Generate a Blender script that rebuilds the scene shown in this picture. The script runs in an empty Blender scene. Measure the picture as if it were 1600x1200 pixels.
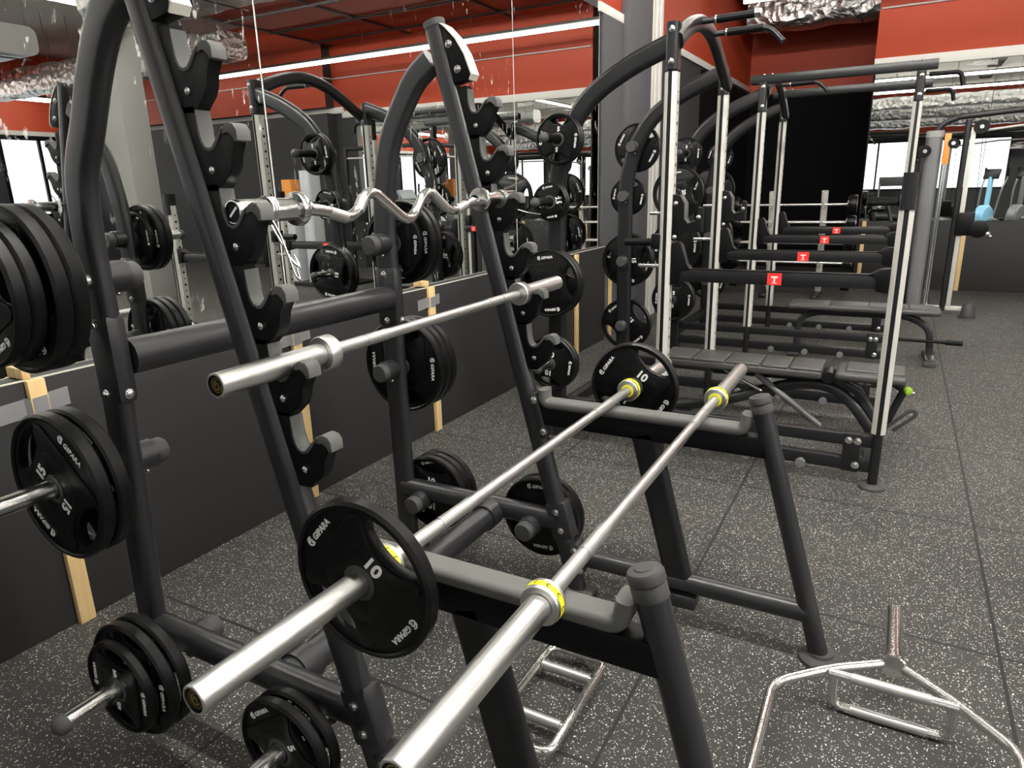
import bpy, bmesh, math, random
from mathutils import Vector, Matrix, Quaternion
random.seed(7)
C = bpy.context.scene.collection
PI = math.pi
# ------------------------------------------------------------------ materials
MATS = {}
def mat(name, col, rough=0.5, metal=0.0, spec=0.5, emit=None, strength=0.0, bump=None, coat=0.0, vary=None):
    m = bpy.data.materials.new(name); m.use_nodes = True
    nt = m.node_tree; b = nt.nodes['Principled BSDF']
    b.inputs['Base Color'].default_value = (*col, 1)
    b.inputs['Roughness'].default_value = rough
    b.inputs['Metallic'].default_value = metal
    b.inputs['Specular IOR Level'].default_value = spec
    b.inputs['Coat Weight'].default_value = coat
    if emit:
        b.inputs['Emission Color'].default_value = (*emit, 1); b.inputs['Emission Strength'].default_value = strength
    if bump or vary:
        tc = nt.nodes.new('ShaderNodeTexCoord')
        n = nt.nodes.new('ShaderNodeTexNoise'); sc = (bump or vary)[0]
        n.inputs['Scale'].default_value = sc; n.inputs['Detail'].default_value = 4
        nt.links.new(tc.outputs['Object'], n.inputs['Vector'])
        if bump:
            bp = nt.nodes.new('ShaderNodeBump'); bp.inputs['Strength'].default_value = bump[1]; bp.inputs['Distance'].default_value = bump[2]
            nt.links.new(n.outputs['Fac'], bp.inputs['Height']); nt.links.new(bp.outputs['Normal'], b.inputs['Normal'])
        if vary:
            r = nt.nodes.new('ShaderNodeMapRange'); r.inputs['To Min'].default_value = rough - vary[1]; r.inputs['To Max'].default_value = rough + vary[1]
            nt.links.new(n.outputs['Fac'], r.inputs['Value']); nt.links.new(r.outputs['Result'], b.inputs['Roughness'])
    MATS[name] = m
    return m
FRAME = mat('powder_coat', (0.017, 0.017, 0.019), 0.34, 0.0, 0.6, vary=(60, .05))
FRAME2 = mat('powder_coat_satin', (0.008, 0.008, 0.009), 0.34, 0.0, 0.4, vary=(60, .05))
BLACK = mat('black_plastic', (0.004, 0.004, 0.0045), 0.42, 0, 0.16, vary=(80, .06))
RUBBER = mat('plate_rubber', (0.0032, 0.0032, 0.0035), 0.34, 0, 0.24, bump=(220, .08, .002))
CAPR = mat('rubber_cap', (0.045, 0.045, 0.045), 0.6, 0, 0.4, bump=(300, .1, .002))
SADDLE = mat('saddle_rubber', (0.105, 0.105, 0.10), 0.62, 0, 0.4, vary=(25, .12))
LINER = mat('liner_rubber', (0.085, 0.085, 0.083), 0.6, 0, 0.4, bump=(200, .1, .002))
CHROME = mat('chrome', (0.80, 0.80, 0.78), 0.18, 1.0, vary=(3, .02))
STEEL = mat('satin_steel', (0.80, 0.80, 0.78), 0.31, 1.0, bump=(8, .02, .001))
KNURL = mat('knurled_steel', (0.56, 0.56, 0.545), 0.44, 1.0, bump=(900, .3, .001))
BOLT = mat('zinc_bolt', (0.75, 0.75, 0.74), 0.22, 1.0, vary=(50, .05))
LIGHTP = mat('pale_steel_plate', (0.50, 0.49, 0.455), 0.42, 0.1, bump=(120, .06, .001))
WHITE = mat('white_lettering', (0.78, 0.78, 0.76), 0.5, vary=(50, .03))
CREAM = mat('cream_edge', (0.62, 0.61, 0.54), 0.45, vary=(50, .03))
YEL = mat('yellow_ring', (0.85, 0.78, 0.02), 0.4, vary=(50, .05))
GOLD = mat('gold_ring', (0.35, 0.29, 0.06), 0.35, 0.8, vary=(50, .05))
RED = mat('red_label', (0.72, 0.03, 0.025), 0.45, vary=(50, .05))
LEATHER = mat('bench_vinyl', (0.050, 0.049, 0.047), 0.42, 0, 0.5, bump=(260, .15, .002))
GREEN = mat('green_knob', (0.25, 0.45, 0.03), 0.4, vary=(50, .05))
TAPE = mat('silver_tape', (0.34, 0.34, 0.35), 0.36, 0.4, bump=(40, .25, .004))
GREYM = mat('grey_machine', (0.15, 0.15, 0.155), 0.4, 0.2, vary=(40, .05))
BLUEM = mat('blue_machine', (0.25, 0.55, 0.78), 0.4, 0, vary=(40, .05))
PALEM = mat('pale_machine', (0.55, 0.57, 0.60), 0.4, 0.1, vary=(40, .05))
ORANGEM = mat('orange_label', (0.75, 0.28, 0.05), 0.5, vary=(40, .05))
GREYC = mat('grey_column_paint', (0.27, 0.27, 0.255), 0.75, bump=(12, .05, .004))
DGREY = mat('dark_grey_paint', (0.030, 0.030, 0.032), 0.7, bump=(20, .06, .004))
DGREY2 = mat('column_grey_paint', (0.085, 0.086, 0.092), 0.7, bump=(20, .06, .004))
KICK = mat('dark_kick_panel', (0.021, 0.021, 0.022), 0.62, 0, .4, vary=(3, .05))
BLKWALL = mat('black_wall_paint', (0.003, 0.003, 0.0035), 0.85, 0, 0.1, bump=(20, .05, .004))
WHITEP = mat('white_trim_paint', (0.62, 0.61, 0.57), 0.6, bump=(15, .05, .004))
REDP = mat('orange_red_paint', (0.38, 0.038, 0.007), 0.62, bump=(10, .05, .004))
CEILM = mat('ceiling_concrete', (0.46, 0.44, 0.41), 0.85, bump=(4, .3, .03))
DARKBEAM = mat('dark_ceiling_steel', (0.06, 0.055, 0.05), 0.6, vary=(10, .1))
DUCTG = mat('galvanised_duct', (0.50, 0.50, 0.49), 0.38, 0.6, vary=(6, .12))
LED = mat('led_tube', (0.9, 0.9, 0.88), 0.4, emit=(1.0, 0.97, 0.90), strength=210.0, vary=(5, .01))
LED3 = mat('led_tube_medium', (0.9, 0.9, 0.88), 0.4, emit=(1.0, 0.97, 0.90), strength=44.0, vary=(5, .01))
LED2 = mat('led_tube_dim', (0.9, 0.9, 0.88), 0.4, emit=(1.0, 0.97, 0.90), strength=9.0, vary=(5, .01))
WINDOWM = mat('daylit_window_glass', (0.8, 0.85, 0.9), 0.2, emit=(0.88, 0.95, 1.0), strength=1.3, vary=(5, .01))

def foil_mat():
    m = bpy.data.materials.new('crumpled_foil'); m.use_nodes = True
    nt = m.node_tree; b = nt.nodes['Principled BSDF']
    b.inputs['Base Color'].default_value = (.72, .71, .69, 1); b.inputs['Metallic'].default_value = 1; b.inputs['Roughness'].default_value = .4
    tc = nt.nodes.new('ShaderNodeTexCoord')
    v = nt.nodes.new('ShaderNodeTexVoronoi'); v.inputs['Scale'].default_value = 9
    n = nt.nodes.new('ShaderNodeTexNoise'); n.inputs['Scale'].default_value = 6; n.inputs['Detail'].default_value = 8; n.inputs['Distortion'].default_value = 1.5
    a = nt.nodes.new('ShaderNodeMath'); a.operation = 'ADD'
    bp = nt.nodes.new('ShaderNodeBump'); bp.inputs['Strength'].default_value = .9; bp.inputs['Distance'].default_value = .05
    L = nt.links.new
    L(tc.outputs['Object'], v.inputs['Vector']); L(tc.outputs['Object'], n.inputs['Vector'])
    L(v.outputs['Distance'], a.inputs[0]); L(n.outputs['Fac'], a.inputs[1]); L(a.outputs[0], bp.inputs['Height']); L(bp.outputs['Normal'], b.inputs['Normal'])
    return m
FOIL = foil_mat()
def wood_mat():
    m = bpy.data.materials.new('pine_wood'); m.use_nodes = True
    nt = m.node_tree; b = nt.nodes['Principled BSDF']; b.inputs['Roughness'].default_value = .6
    tc = nt.nodes.new('ShaderNodeTexCoord'); mp = nt.nodes.new('ShaderNodeMapping'); mp.inputs['Scale'].default_value = (40, 40, 3)
    n = nt.nodes.new('ShaderNodeTexNoise'); n.inputs['Scale'].default_value = 1.5; n.inputs['Detail'].default_value = 5
    r = nt.nodes.new('ShaderNodeValToRGB'); r.color_ramp.elements[0].color = (.62, .40, .17, 1); r.color_ramp.elements[1].color = (.80, .60, .30, 1)
    L = nt.links.new
    L(tc.outputs['Object'], mp.inputs['Vector']); L(mp.outputs['Vector'], n.inputs['Vector']); L(n.outputs['Fac'], r.inputs['Fac']); L(r.outputs['Color'], b.inputs['Base Color'])
    return m
WOOD = wood_mat()
def mirror_mat():
    m = bpy.data.materials.new('mirror_glass'); m.use_nodes = True
    nt = m.node_tree; b = nt.nodes['Principled BSDF']
    b.inputs['Base Color'].default_value = (.80, .82, .80, 1); b.inputs['Metallic'].default_value = 1; b.inputs['Roughness'].default_value = 0.0
    out = nt.nodes['Material Output']
    d = nt.nodes.new('ShaderNodeBsdfDiffuse'); d.inputs['Color'].default_value = (.75, .75, .72, 1)
    mix = nt.nodes.new('ShaderNodeMixShader')
    tc = nt.nodes.new('ShaderNodeTexCoord')
    mp = nt.nodes.new('ShaderNodeMapping'); mp.inputs['Scale'].default_value = (1, 16, 6)
    n = nt.nodes.new('ShaderNodeTexNoise'); n.inputs['Scale'].default_value = 1.6; n.inputs['Detail'].default_value = 4; n.inputs['Roughness'].default_value = .65
    big = nt.nodes.new('ShaderNodeTexNoise'); big.inputs['Scale'].default_value = 1.3
    r1 = nt.nodes.new('ShaderNodeMapRange'); r1.inputs['From Min'].default_value = .60; r1.inputs['From Max'].default_value = .66
    r2 = nt.nodes.new('ShaderNodeMapRange'); r2.inputs['From Min'].default_value = .47; r2.inputs['From Max'].default_value = .57
    mu = nt.nodes.new('ShaderNodeMath'); mu.operation = 'MULTIPLY'; mu2 = nt.nodes.new('ShaderNodeMath'); mu2.operation = 'MULTIPLY'; mu2.inputs[1].default_value = .45
    L = nt.links.new
    L(tc.outputs['Object'], mp.inputs['Vector']); L(mp.outputs['Vector'], n.inputs['Vector']); L(tc.outputs['Object'], big.inputs['Vector'])
    L(n.outputs['Fac'], r1.inputs['Value']); L(big.outputs['Fac'], r2.inputs['Value']); L(r1.outputs[0], mu.inputs[0]); L(r2.outputs[0], mu.inputs[1]); L(mu.outputs[0], mu2.inputs[0])
    L(mu2.outputs[0], mix.inputs[0]); L(b.outputs[0], mix.inputs[1]); L(d.outputs[0], mix.inputs[2]); L(mix.outputs[0], out.inputs['Surface'])
    return m
MIRROR = mirror_mat()
def floor_mat():
    m = bpy.data.materials.new('speckled_rubber_tiles'); m.use_nodes = True
    nt = m.node_tree; b = nt.nodes['Principled BSDF']; L = nt.links.new
    tc = nt.nodes.new('ShaderNodeTexCoord')
    def vor(scale, rnd=1.0):
        v = nt.nodes.new('ShaderNodeTexVoronoi'); v.inputs['Scale'].default_value = scale; L(warp.outputs[0], v.inputs['Vector']); return v
    wn = nt.nodes.new('ShaderNodeTexNoise'); wn.inputs['Scale'].default_value = 130; L(tc.outputs['Object'], wn.inputs['Vector'])
    ws = nt.nodes.new('ShaderNodeVectorMath'); ws.operation = 'SCALE'; ws.inputs['Scale'].default_value = .012; L(wn.outputs['Color'], ws.inputs[0])
    warp = nt.nodes.new('ShaderNodeVectorMath'); warp.operation = 'ADD'; L(tc.outputs['Object'], warp.inputs[0]); L(ws.outputs[0], warp.inputs[1])
    masks = []
    for sc, cut, sel in ((130, .28, .19), (240, .36, .14), (70, .13, .20)):
        v = vor(sc)
        lt = nt.nodes.new('ShaderNodeMath'); lt.operation = 'LESS_THAN'; lt.inputs[1].default_value = cut; L(v.outputs['Distance'], lt.inputs[0])
        sx = nt.nodes.new('ShaderNodeSeparateColor'); L(v.outputs['Color'], sx.inputs[0])
        s = nt.nodes.new('ShaderNodeMath'); s.operation = 'LESS_THAN'; s.inputs[1].default_value = sel; L(sx.outputs[0], s.inputs[0])
        mm = nt.nodes.new('ShaderNodeMath'); mm.operation = 'MULTIPLY'; L(lt.outputs[0], mm.inputs[0]); L(s.outputs[0], mm.inputs[1]); masks.append(mm)
    mx = nt.nodes.new('ShaderNodeMath'); mx.operation = 'MAXIMUM'; L(masks[0].outputs[0], mx.inputs[0]); L(masks[1].outputs[0], mx.inputs[1])
    mx2 = nt.nodes.new('ShaderNodeMath'); mx2.operation = 'MAXIMUM'; L(mx.outputs[0], mx2.inputs[0]); L(masks[2].outputs[0], mx2.inputs[1])
    bn = nt.nodes.new('ShaderNodeTexNoise'); bn.inputs['Scale'].default_value = 1.3; bn.inputs['Detail'].default_value = 6; L(tc.outputs['Object'], bn.inputs['Vector'])
    br = nt.nodes.new('ShaderNodeValToRGB'); br.color_ramp.elements[0].position = .3; br.color_ramp.elements[1].position = .7
    br.color_ramp.elements[0].color = (.021, .0207, .020, 1); br.color_ramp.elements[1].color = (.043, .0415, .038, 1); L(bn.outputs['Fac'], br.inputs['Fac'])
    fr = nt.nodes.new('ShaderNodeMixRGB'); fr.inputs['Color2'].default_value = (.74, .73, .67, 1); L(mx2.outputs[0], fr.inputs['Fac']); L(br.outputs['Color'], fr.inputs['Color1'])
    # seams
    sp = nt.nodes.new('ShaderNodeSeparateXYZ'); L(tc.outputs['Object'], sp.inputs[0])
    seams = []
    for ax, off in (('X', .44), ('Y', .40)):
        s = nt.nodes.new('ShaderNodeMath'); s.operation = 'SUBTRACT'; s.inputs[1].default_value = off - 50.5; L(sp.outputs[ax], s.inputs[0])
        f = nt.nodes.new('ShaderNodeMath'); f.operation = 'FRACT'; L(s.outputs[0], f.inputs[0])
        d = nt.nodes.new('ShaderNodeMath'); d.operation = 'SUBTRACT'; d.inputs[1].default_value = .5; L(f.outputs[0], d.inputs[0])
        a = nt.nodes.new('ShaderNodeMath'); a.operation = 'ABSOLUTE'; L(d.outputs[0], a.inputs[0])
        l = nt.nodes.new('ShaderNodeMath'); l.operation = 'LESS_THAN'; l.inputs[1].default_value = .0055; L(a.outputs[0], l.inputs[0]); seams.append(l)
    sm = nt.nodes.new('ShaderNodeMath'); sm.operation = 'MAXIMUM'; L(seams[0].outputs[0], sm.inputs[0]); L(seams[1].outputs[0], sm.inputs[1])
    fs = nt.nodes.new('ShaderNodeMixRGB'); fs.inputs['Color2'].default_value = (.006, .006, .006, 1); L(sm.outputs[0], fs.inputs['Fac']); L(fr.outputs['Color'], fs.inputs['Color1'])
    L(fs.outputs['Color'], b.inputs['Base Color'])
    b.inputs['Roughness'].default_value = .62; b.inputs['Specular IOR Level'].default_value = .45
    bp = nt.nodes.new('ShaderNodeBump'); bp.inputs['Strength'].default_value = .35; bp.inputs['Distance'].default_value = .003
    gn = nt.nodes.new('ShaderNodeTexNoise'); gn.inputs['Scale'].default_value = 350; L(tc.outputs['Object'], gn.inputs['Vector'])
    L(gn.outputs['Fac'], bp.inputs['Height']); L(bp.outputs['Normal'], b.inputs['Normal'])
    return m
FLOORM = floor_mat()

# ------------------------------------------------------------------ mesh helpers
def new(): return bmesh.new()
def add_box(bm, c, s, bev=0.0, rot=None, seg=2):
    r = bmesh.ops.create_cube(bm, size=1.0); vs = r['verts']
    bmesh.ops.scale(bm, vec=Vector(s), verts=vs)
    if bev > 0:
        es = list({e for v in vs for e in v.link_edges})
        q = bmesh.ops.bevel(bm, geom=es, offset=bev, segments=seg, profile=.5, affect='EDGES')
        vs = list({v for f in q['faces'] for v in f.verts} | {v for v in vs if v.is_valid})
        # collect every vert of the island
        seen = set(vs); st = list(vs)
        while st:
            v = st.pop()
            for e in v.link_edges:
                o = e.other_vert(v)
                if o not in seen: seen.add(o); st.append(o)
        vs = list(seen)
    if rot is not None: bmesh.ops.rotate(bm, cent=(0, 0, 0), matrix=rot, verts=vs)
    bmesh.ops.translate(bm, vec=Vector(c), verts=vs)
    return vs
def circ(r, n=20): return [(r*math.cos(2*PI*i/n), r*math.sin(2*PI*i/n)) for i in range(n)]
def rrect(w, h, r, n=4):
    r = min(r, w/2-1e-4, h/2-1e-4); out = []
    for cx, cy, a0 in ((w/2-r, h/2-r, 0), (-w/2+r, h/2-r, PI/2), (-w/2+r, -h/2+r, PI), (w/2-r, -h/2+r, 1.5*PI)):
        for i in range(n+1):
            a = a0+PI/2*i/n; out.append((cx+r*math.cos(a), cy+r*math.sin(a)))
    return out
def add_sweep(bm, pts, sec, ref=(0, 1, 0), closed=False, cap=True, scale=None):
    """sweep a 2D section (a along ref, b perpendicular) along pts"""
    P = [Vector(p) for p in pts]; n = len(P); ref = Vector(ref); rings = []
    N = None
    for i, p in enumerate(P):
        if closed: t = (P[(i+1) % n]-P[i-1])
        elif i == 0: t = P[1]-P[0]
        elif i == n-1: t = P[-1]-P[-2]
        else: t = (P[i+1]-P[i]).normalized()+(P[i]-P[i-1]).normalized()
        t.normalize()
        a = ref-t*ref.dot(t)
        if a.length < 1e-3:
            a = Vector((0, 0, 1))-t*t.z if abs(t.z) < .9 else Vector((1, 0, 0))-t*t.x
        a.normalize(); b = t.cross(a)
        k = 1.0 if scale is None else scale[i]
        # miter
        m = 1.0
        if 0 < i < n-1 and not closed:
            cs = (P[i+1]-P[i]).normalized().dot((P[i]-P[i-1]).normalized()); m = 1/max(.6, math.sqrt(max(.01, (1+cs)/2)))
        rings.append([bm.verts.new(p+a*(u*k)+b*(v*k*m)) for u, v in sec])
    L = len(sec)
    for i in range(n if closed else n-1):
        A, B = rings[i], rings[(i+1) % n]
        for j in range(L):
            bm.faces.new((A[j], A[(j+1) % L], B[(j+1) % L], B[j]))
    if cap and not closed:
        bm.faces.new(list(reversed(rings[0]))); bm.faces.new(rings[-1])
    return rings
def add_tube(bm, pts, r, n=18, ref=(0, 1, 0), **k): return add_sweep(bm, pts, circ(r, n), ref, **k)
def add_cyl(bm, p0, p1, r, n=24):
    p0, p1 = Vector(p0), Vector(p1); t = (p1-p0).normalized()
    ref = Vector((0, 0, 1)) if abs(t.z) < .9 else Vector((1, 0, 0))
    return add_sweep(bm, [p0, p1], circ(r, n), ref)
def add_lathe(bm, prof, o, axis, n=32, close=True):
    """prof: list of (distance along axis, radius); radius 0 closes to a point"""
    o, t = Vector(o), Vector(axis).normalized()
    a = (Vector((0, 0, 1)) if abs(t.z) < .9 else Vector((1, 0, 0))); a = (a-t*a.dot(t)).normalized(); b = t.cross(a)
    rings = []
    for d, r in prof:
        if r < 1e-6: rings.append([bm.verts.new(o+t*d)])
        else: rings.append([bm.verts.new(o+t*d+a*(r*math.cos(2*PI*i/n))+b*(r*math.sin(2*PI*i/n))) for i in range(n)])
    for A, B in zip(rings, rings[1:]):
        for j in range(n):
            k = (j+1) % n
            if len(A) == 1 and len(B) == 1: continue
            if len(A) == 1: bm.faces.new((A[0], B[k], B[j]))
            elif len(B) == 1: bm.faces.new((A[j], A[k], B[0]))
            else: bm.faces.new((A[j], A[k], B[k], B[j]))
    if close:
        if len(rings[0]) > 1: bm.faces.new(list(reversed(rings[0])))
        if len(rings[-1]) > 1: bm.faces.new(rings[-1])
def add_torus_ring(bm, prof, o, axis, n=32):
    """closed profile lathe (profile loops back)"""
    add_lathe(bm, list(prof)+[prof[0]], o, axis, n, close=False)
def add_prism(bm, poly, y0, y1, bev=0.0, axes='xz'):
    """extrude a 2D polygon between two values of the third axis"""
    def pt(u, v, w): return {'xz': (u, w, v), 'xy': (u, v, w), 'yz': (w, u, v)}[axes]
    A = [bm.verts.new(pt(u, v, y0)) for u, v in poly]; B = [bm.verts.new(pt(u, v, y1)) for u, v in poly]
    f0 = bm.faces.new(A); f1 = bm.faces.new(list(reversed(B))); n = len(poly); fs = [f0, f1]
    for i in range(n): fs.append(bm.faces.new((A[(i+1) % n], A[i], B[i], B[(i+1) % n])))
    if bev > 0:
        es = list(f0.edges)+list(f1.edges)
        bmesh.ops.bevel(bm, geom=es, offset=bev, segments=2, profile=.5, affect='EDGES')
def add_ball(bm, c, r, n=16, s=(1, 1, 1)):
    q = bmesh.ops.create_uvsphere(bm, u_segments=n, v_segments=max(6, n//2), radius=r)
    bmesh.ops.scale(bm, vec=Vector(s), verts=q['verts']); bmesh.ops.translate(bm, vec=Vector(c), verts=q['verts'])
def fillet(pts, r, n=6):
    P = [Vector(p) for p in pts]; out = [P[0]]
    for i in range(1, len(P)-1):
        a, b, c = P[i-1], P[i], P[i+1]; u = (a-b); v = (c-b); k = min(r, u.length*.49, v.length*.49)
        p0 = b+u.normalized()*k; p2 = b+v.normalized()*k
        for j in range(n+1):
            t = j/n; out.append(p0*(1-t)**2+b*2*t*(1-t)+p2*t*t)
    out.append(P[-1]); return out
def spline(pts, n=6):
    P = [Vector(p) for p in pts]; Q = [P[0]*2-P[1]]+P+[P[-1]*2-P[-2]]; out = []
    for i in range(1, len(Q)-2):
        for j in range(n):
            t = j/n; a, b, c, d = Q[i-1], Q[i], Q[i+1], Q[i+2]
            out.append(.5*((2*b)+(c-a)*t+(2*a-5*b+4*c-d)*t*t+(3*b-a-3*c+d)*t**3))
    out.append(P[-1]); return out
def wpos(o):
    p = Vector((0, 0, 0))
    while o: p += o.location; o = o.parent
    return p
def build(name, bm, m, parent=None, smooth=35, recalc=True, local=False):
    """link the bmesh (world coordinates) as ONE mesh object"""
    if recalc: bmesh.ops.recalc_face_normals(bm, faces=bm.faces)
    if parent is not None and not local: bmesh.ops.translate(bm, vec=-wpos(parent), verts=bm.verts)
    me = bpy.data.meshes.new(name); bm.to_mesh(me); bm.free()
    if smooth:
        me.polygons.foreach_set('use_smooth', [True]*len(me.polygons)); me.set_sharp_from_angle(angle=math.radians(smooth))
    me.materials.append(m)
    o = bpy.data.objects.new(name, me); C.objects.link(o)
    if parent is not None: o.parent = parent
    return o
def tag(o, label=None, cat=None, group=None, kind=None):
    if label: o['label'] = label
    if cat: o['category'] = cat
    if group: o['group'] = group
    if kind: o['kind'] = kind
    return o
def thing(name, label, cat, loc=(0, 0, 0), group=None):
    o = bpy.data.objects.new(name, None); o.empty_display_size = .1; C.objects.link(o); o.location = loc
    return tag(o, label, cat, group)
def rebase(o, loc):
    """give a single-mesh thing its origin at its base"""
    o.data.transform(Matrix.Translation(-Vector(loc))); o.location = loc; return o
def struct(name, bm, m, parent=None):
    o = build(name, bm, m, parent)
    if parent is None: o['kind'] = 'structure'
    return o
def boxes(*bs):
    bm = new()
    for b in bs: add_box(bm, *b)
    return bm
def box2(bm, x0, x1, y0, y1, z0, z1, bev=0): add_box(bm, ((x0+x1)/2, (y0+y1)/2, (z0+z1)/2), (abs(x1-x0), abs(y1-y0), abs(z1-z0)), bev)
def mesh_from_curve(cu):
    o = bpy.data.objects.new('tmp', cu); C.objects.link(o)
    dg = bpy.context.evaluated_depsgraph_get(); me = bpy.data.meshes.new_from_object(o.evaluated_get(dg))
    bpy.data.objects.remove(o); bpy.data.curves.remove(cu); return me
def text_bm(bm, s, size, M, bold=.03, ext=.0006, shear=0.0, space=1.0):
    """text centred on its own cap height, flat in XY of matrix M"""
    cu = bpy.data.curves.new('t', 'FONT'); cu.body = s; cu.size = size; cu.align_x = 'CENTER'; cu.extrude = ext; cu.offset = bold*size
    cu.shear = shear; cu.space_character = space; cu.resolution_u = 3
    me = mesh_from_curve(cu); me.transform(M @ Matrix.Translation((0, -.35*size, 0))); bm.from_mesh(me); bpy.data.meshes.remove(me)
def curve2d_bm(bm, loops, ext, bev, M):
    cu = bpy.data.curves.new('c', 'CURVE'); cu.dimensions = '2D'; cu.fill_mode = 'BOTH'; cu.extrude = ext; cu.bevel_depth = bev; cu.bevel_resolution = 1
    for lp in loops:
        sp = cu.splines.new('POLY'); sp.points.add(len(lp)-1); sp.use_cyclic_u = True
        for p, q in zip(sp.points, lp): p.co = (q[0], q[1], 0, 1)
    me = mesh_from_curve(cu); me.transform(M); bm.from_mesh(me); bpy.data.meshes.remove(me)

# ------------------------------------------------------------------ camera
cam = bpy.data.cameras.new('camera'); co = bpy.data.objects.new('camera', cam); C.objects.link(co)
yaw, pit, rol, F = 0.507756, 0.278038, -0.0265228, 1074.7355
def camR():
    R0 = Matrix(((1, 0, 0), (0, 0, -1), (0, 1, 0)))
    cy, sy = math.cos(yaw), math.sin(yaw); Ry = Matrix(((cy, sy, 0), (-sy, cy, 0), (0, 0, 1)))
    cp, sp = math.cos(pit), math.sin(pit); Rp = Matrix(((1, 0, 0), (0, cp, -sp), (0, sp, cp)))
    cr, sr = math.cos(rol), math.sin(rol); Rr = Matrix(((cr, -sr, 0), (sr, cr, 0), (0, 0, 1)))
    return Rr @ Rp @ R0 @ Ry
R = camR()
co.matrix_world = Matrix.Translation((0, 0, 1.5)) @ Matrix((R[0], -R[1], -R[2])).transposed().to_4x4()
cam.sensor_width = 36; cam.lens = 36*F/1600; cam.clip_start = .05; cam.clip_end = 200
bpy.context.scene.camera = co

# ------------------------------------------------------------------ room shell
WX = -2.49      # face of the dark kick panel on the mirror wall
MX = -2.535     # mirror face
ZC = 4.75
bm = new(); box2(bm, -2.9, 13.2, -9.2, 13.6, -.1, 0); struct('floor', bm, FLOORM)
bm = new(); box2(bm, -2.9, 13.2, -9.2, 13.6, ZC, ZC+.1); struct('ceiling', bm, CEILM)
# mirror wall (left): backing wall dark, red upper band
bm = new(); box2(bm, -2.9, MX-.012, -9.2, 6.3, 3.06, ZC); box2(bm, -2.9, MX-.012, -9.2, 13.5, 0, 3.06); struct('wall_left', bm, DGREY)
bm = new(); box2(bm, -2.9, MX-.012, 6.3, 13.5, 3.06, ZC); o = struct('trim_1', bm, REDP); o['label'] = 'orange red band of the left wall above the white stripe'
bm = new(); box2(bm, MX-.02, MX+.012, 6.32, 13.38, 2.985, 3.065, .003); o = struct('trim_2', bm, WHITEP); o['label'] = 'white stripe along the left wall below the orange band'
bm = new(); box2(bm, MX-.012, WX, -3.2, 6.42, 0, .925, .003); struct('baseboard_left', bm, KICK)
bm = new(); box2(bm, WX-.006, WX+.0008, -3.2, 6.42, .922, .927); o = struct('trim_15', bm, CREAM)
bm = new(); box2(bm, MX-.012, MX+.01, 6.42, 7.0, 0, 2.985); o = struct('wall_left_return', bm, DGREY2)
bm = new(); box2(bm, MX-.012, WX+.03, 6.93, 7.62, 0, ZC, .004); o = struct('wall_left_pier', bm, DGREY2)
bm = new()
for a in (7.66, 7.80, 7.93): box2(bm, MX-.012, WX+.02, a, a+.10, 0, ZC, .006)
o = struct('trim_3', bm, WHITEP)
# mirror panels
MY = [(-1.9, .03, 'mirror panel'), (.036, 2.36, ''), (2.366, 4.70, ''), (4.706, 6.33, '')]
ML = ['large wall mirror panel nearest the camera, left end of the mirror wall', 'wall mirror panel behind the near squat rack frame above the dark kick panel',
      'wall mirror panel behind the far squat rack frame, between two seams', 'last wall mirror panel, ending beside the grey pier']
for (a, b, _), l in zip(MY, ML):
    bm = new(); box2(bm, MX-.01, MX, a, b, .925, 3.0); o = rebase(build('wall_mirror', bm, MIRROR, smooth=0), (MX, a, .925)); tag(o, l, 'mirror', 'mirror panels on the left wall')
    bm = new(); box2(bm, MX-.010, MX+.0006, b-.004, b+.002, .925, 3.0); build('polished_edge', bm, WHITEP, o)
# wooden battens with tape
BL = [('pine batten with grey tape standing against the dark panel behind the near plates', 1.168, .925, .055, True),
      ('taped pine batten seen between the hooks of the near squat upright', 2.33, .93, .055, True),
      ('pine batten with grey tape leaning behind the far squat rack column', 3.455, .925, .055, True),
      ('pine batten against the panel behind the first cage rack column', 5.69, .915, .055, False),
      ('pine batten on the grey wall behind the second cage rack upright', 6.62, .60, .05, False)]
for l, y, h, w, tp in BL:
    x0 = WX+.002 if y < 6.4 else MX+.012
    t = thing('wooden_batten', l, 'batten', (x0+.012, y, 0), 'battens propped on the mirror wall')
    bm = new(); box2(bm, x0, x0+.024, y-w/2, y+w/2, 0, h, .002); build('strip', bm, WOOD, t)
    if tp:
        bm = new(); box2(bm, MX+.001, WX+.004, y-.028, y-.002, .9275, .965, .004); build('wedge', bm, WOOD, t)
        bm = new(); tz = .835
        P = [(x0+.001, y-.125), (x0+.003, y-w/2-.012), (x0+.0255, y-w/2+.004), (x0+.026, y+w/2-.004), (x0+.003, y+w/2+.012), (x0+.001, y+.105)]
        for k in range(len(P)-1):
            (xa, ya), (xb, yb) = P[k], P[k+1]; s = .25*.0
            za, zb = tz+.06*(ya-y)+.004*(k % 2), tz+.06*(yb-y)-.004*(k % 2)
            vs = [bm.verts.new(v) for v in ((xa, ya, za-.032), (xb, yb, zb-.032), (xb, yb, zb+.032), (xa, ya, za+.032))]; bm.faces.new(vs)
        bmesh.ops.remove_doubles(bm, verts=bm.verts, dist=.002)
        bmesh.ops.solidify(bm, geom=bm.faces[:], thickness=.0012); build('tape', bm, TAPE, t, smooth=0)
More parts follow.
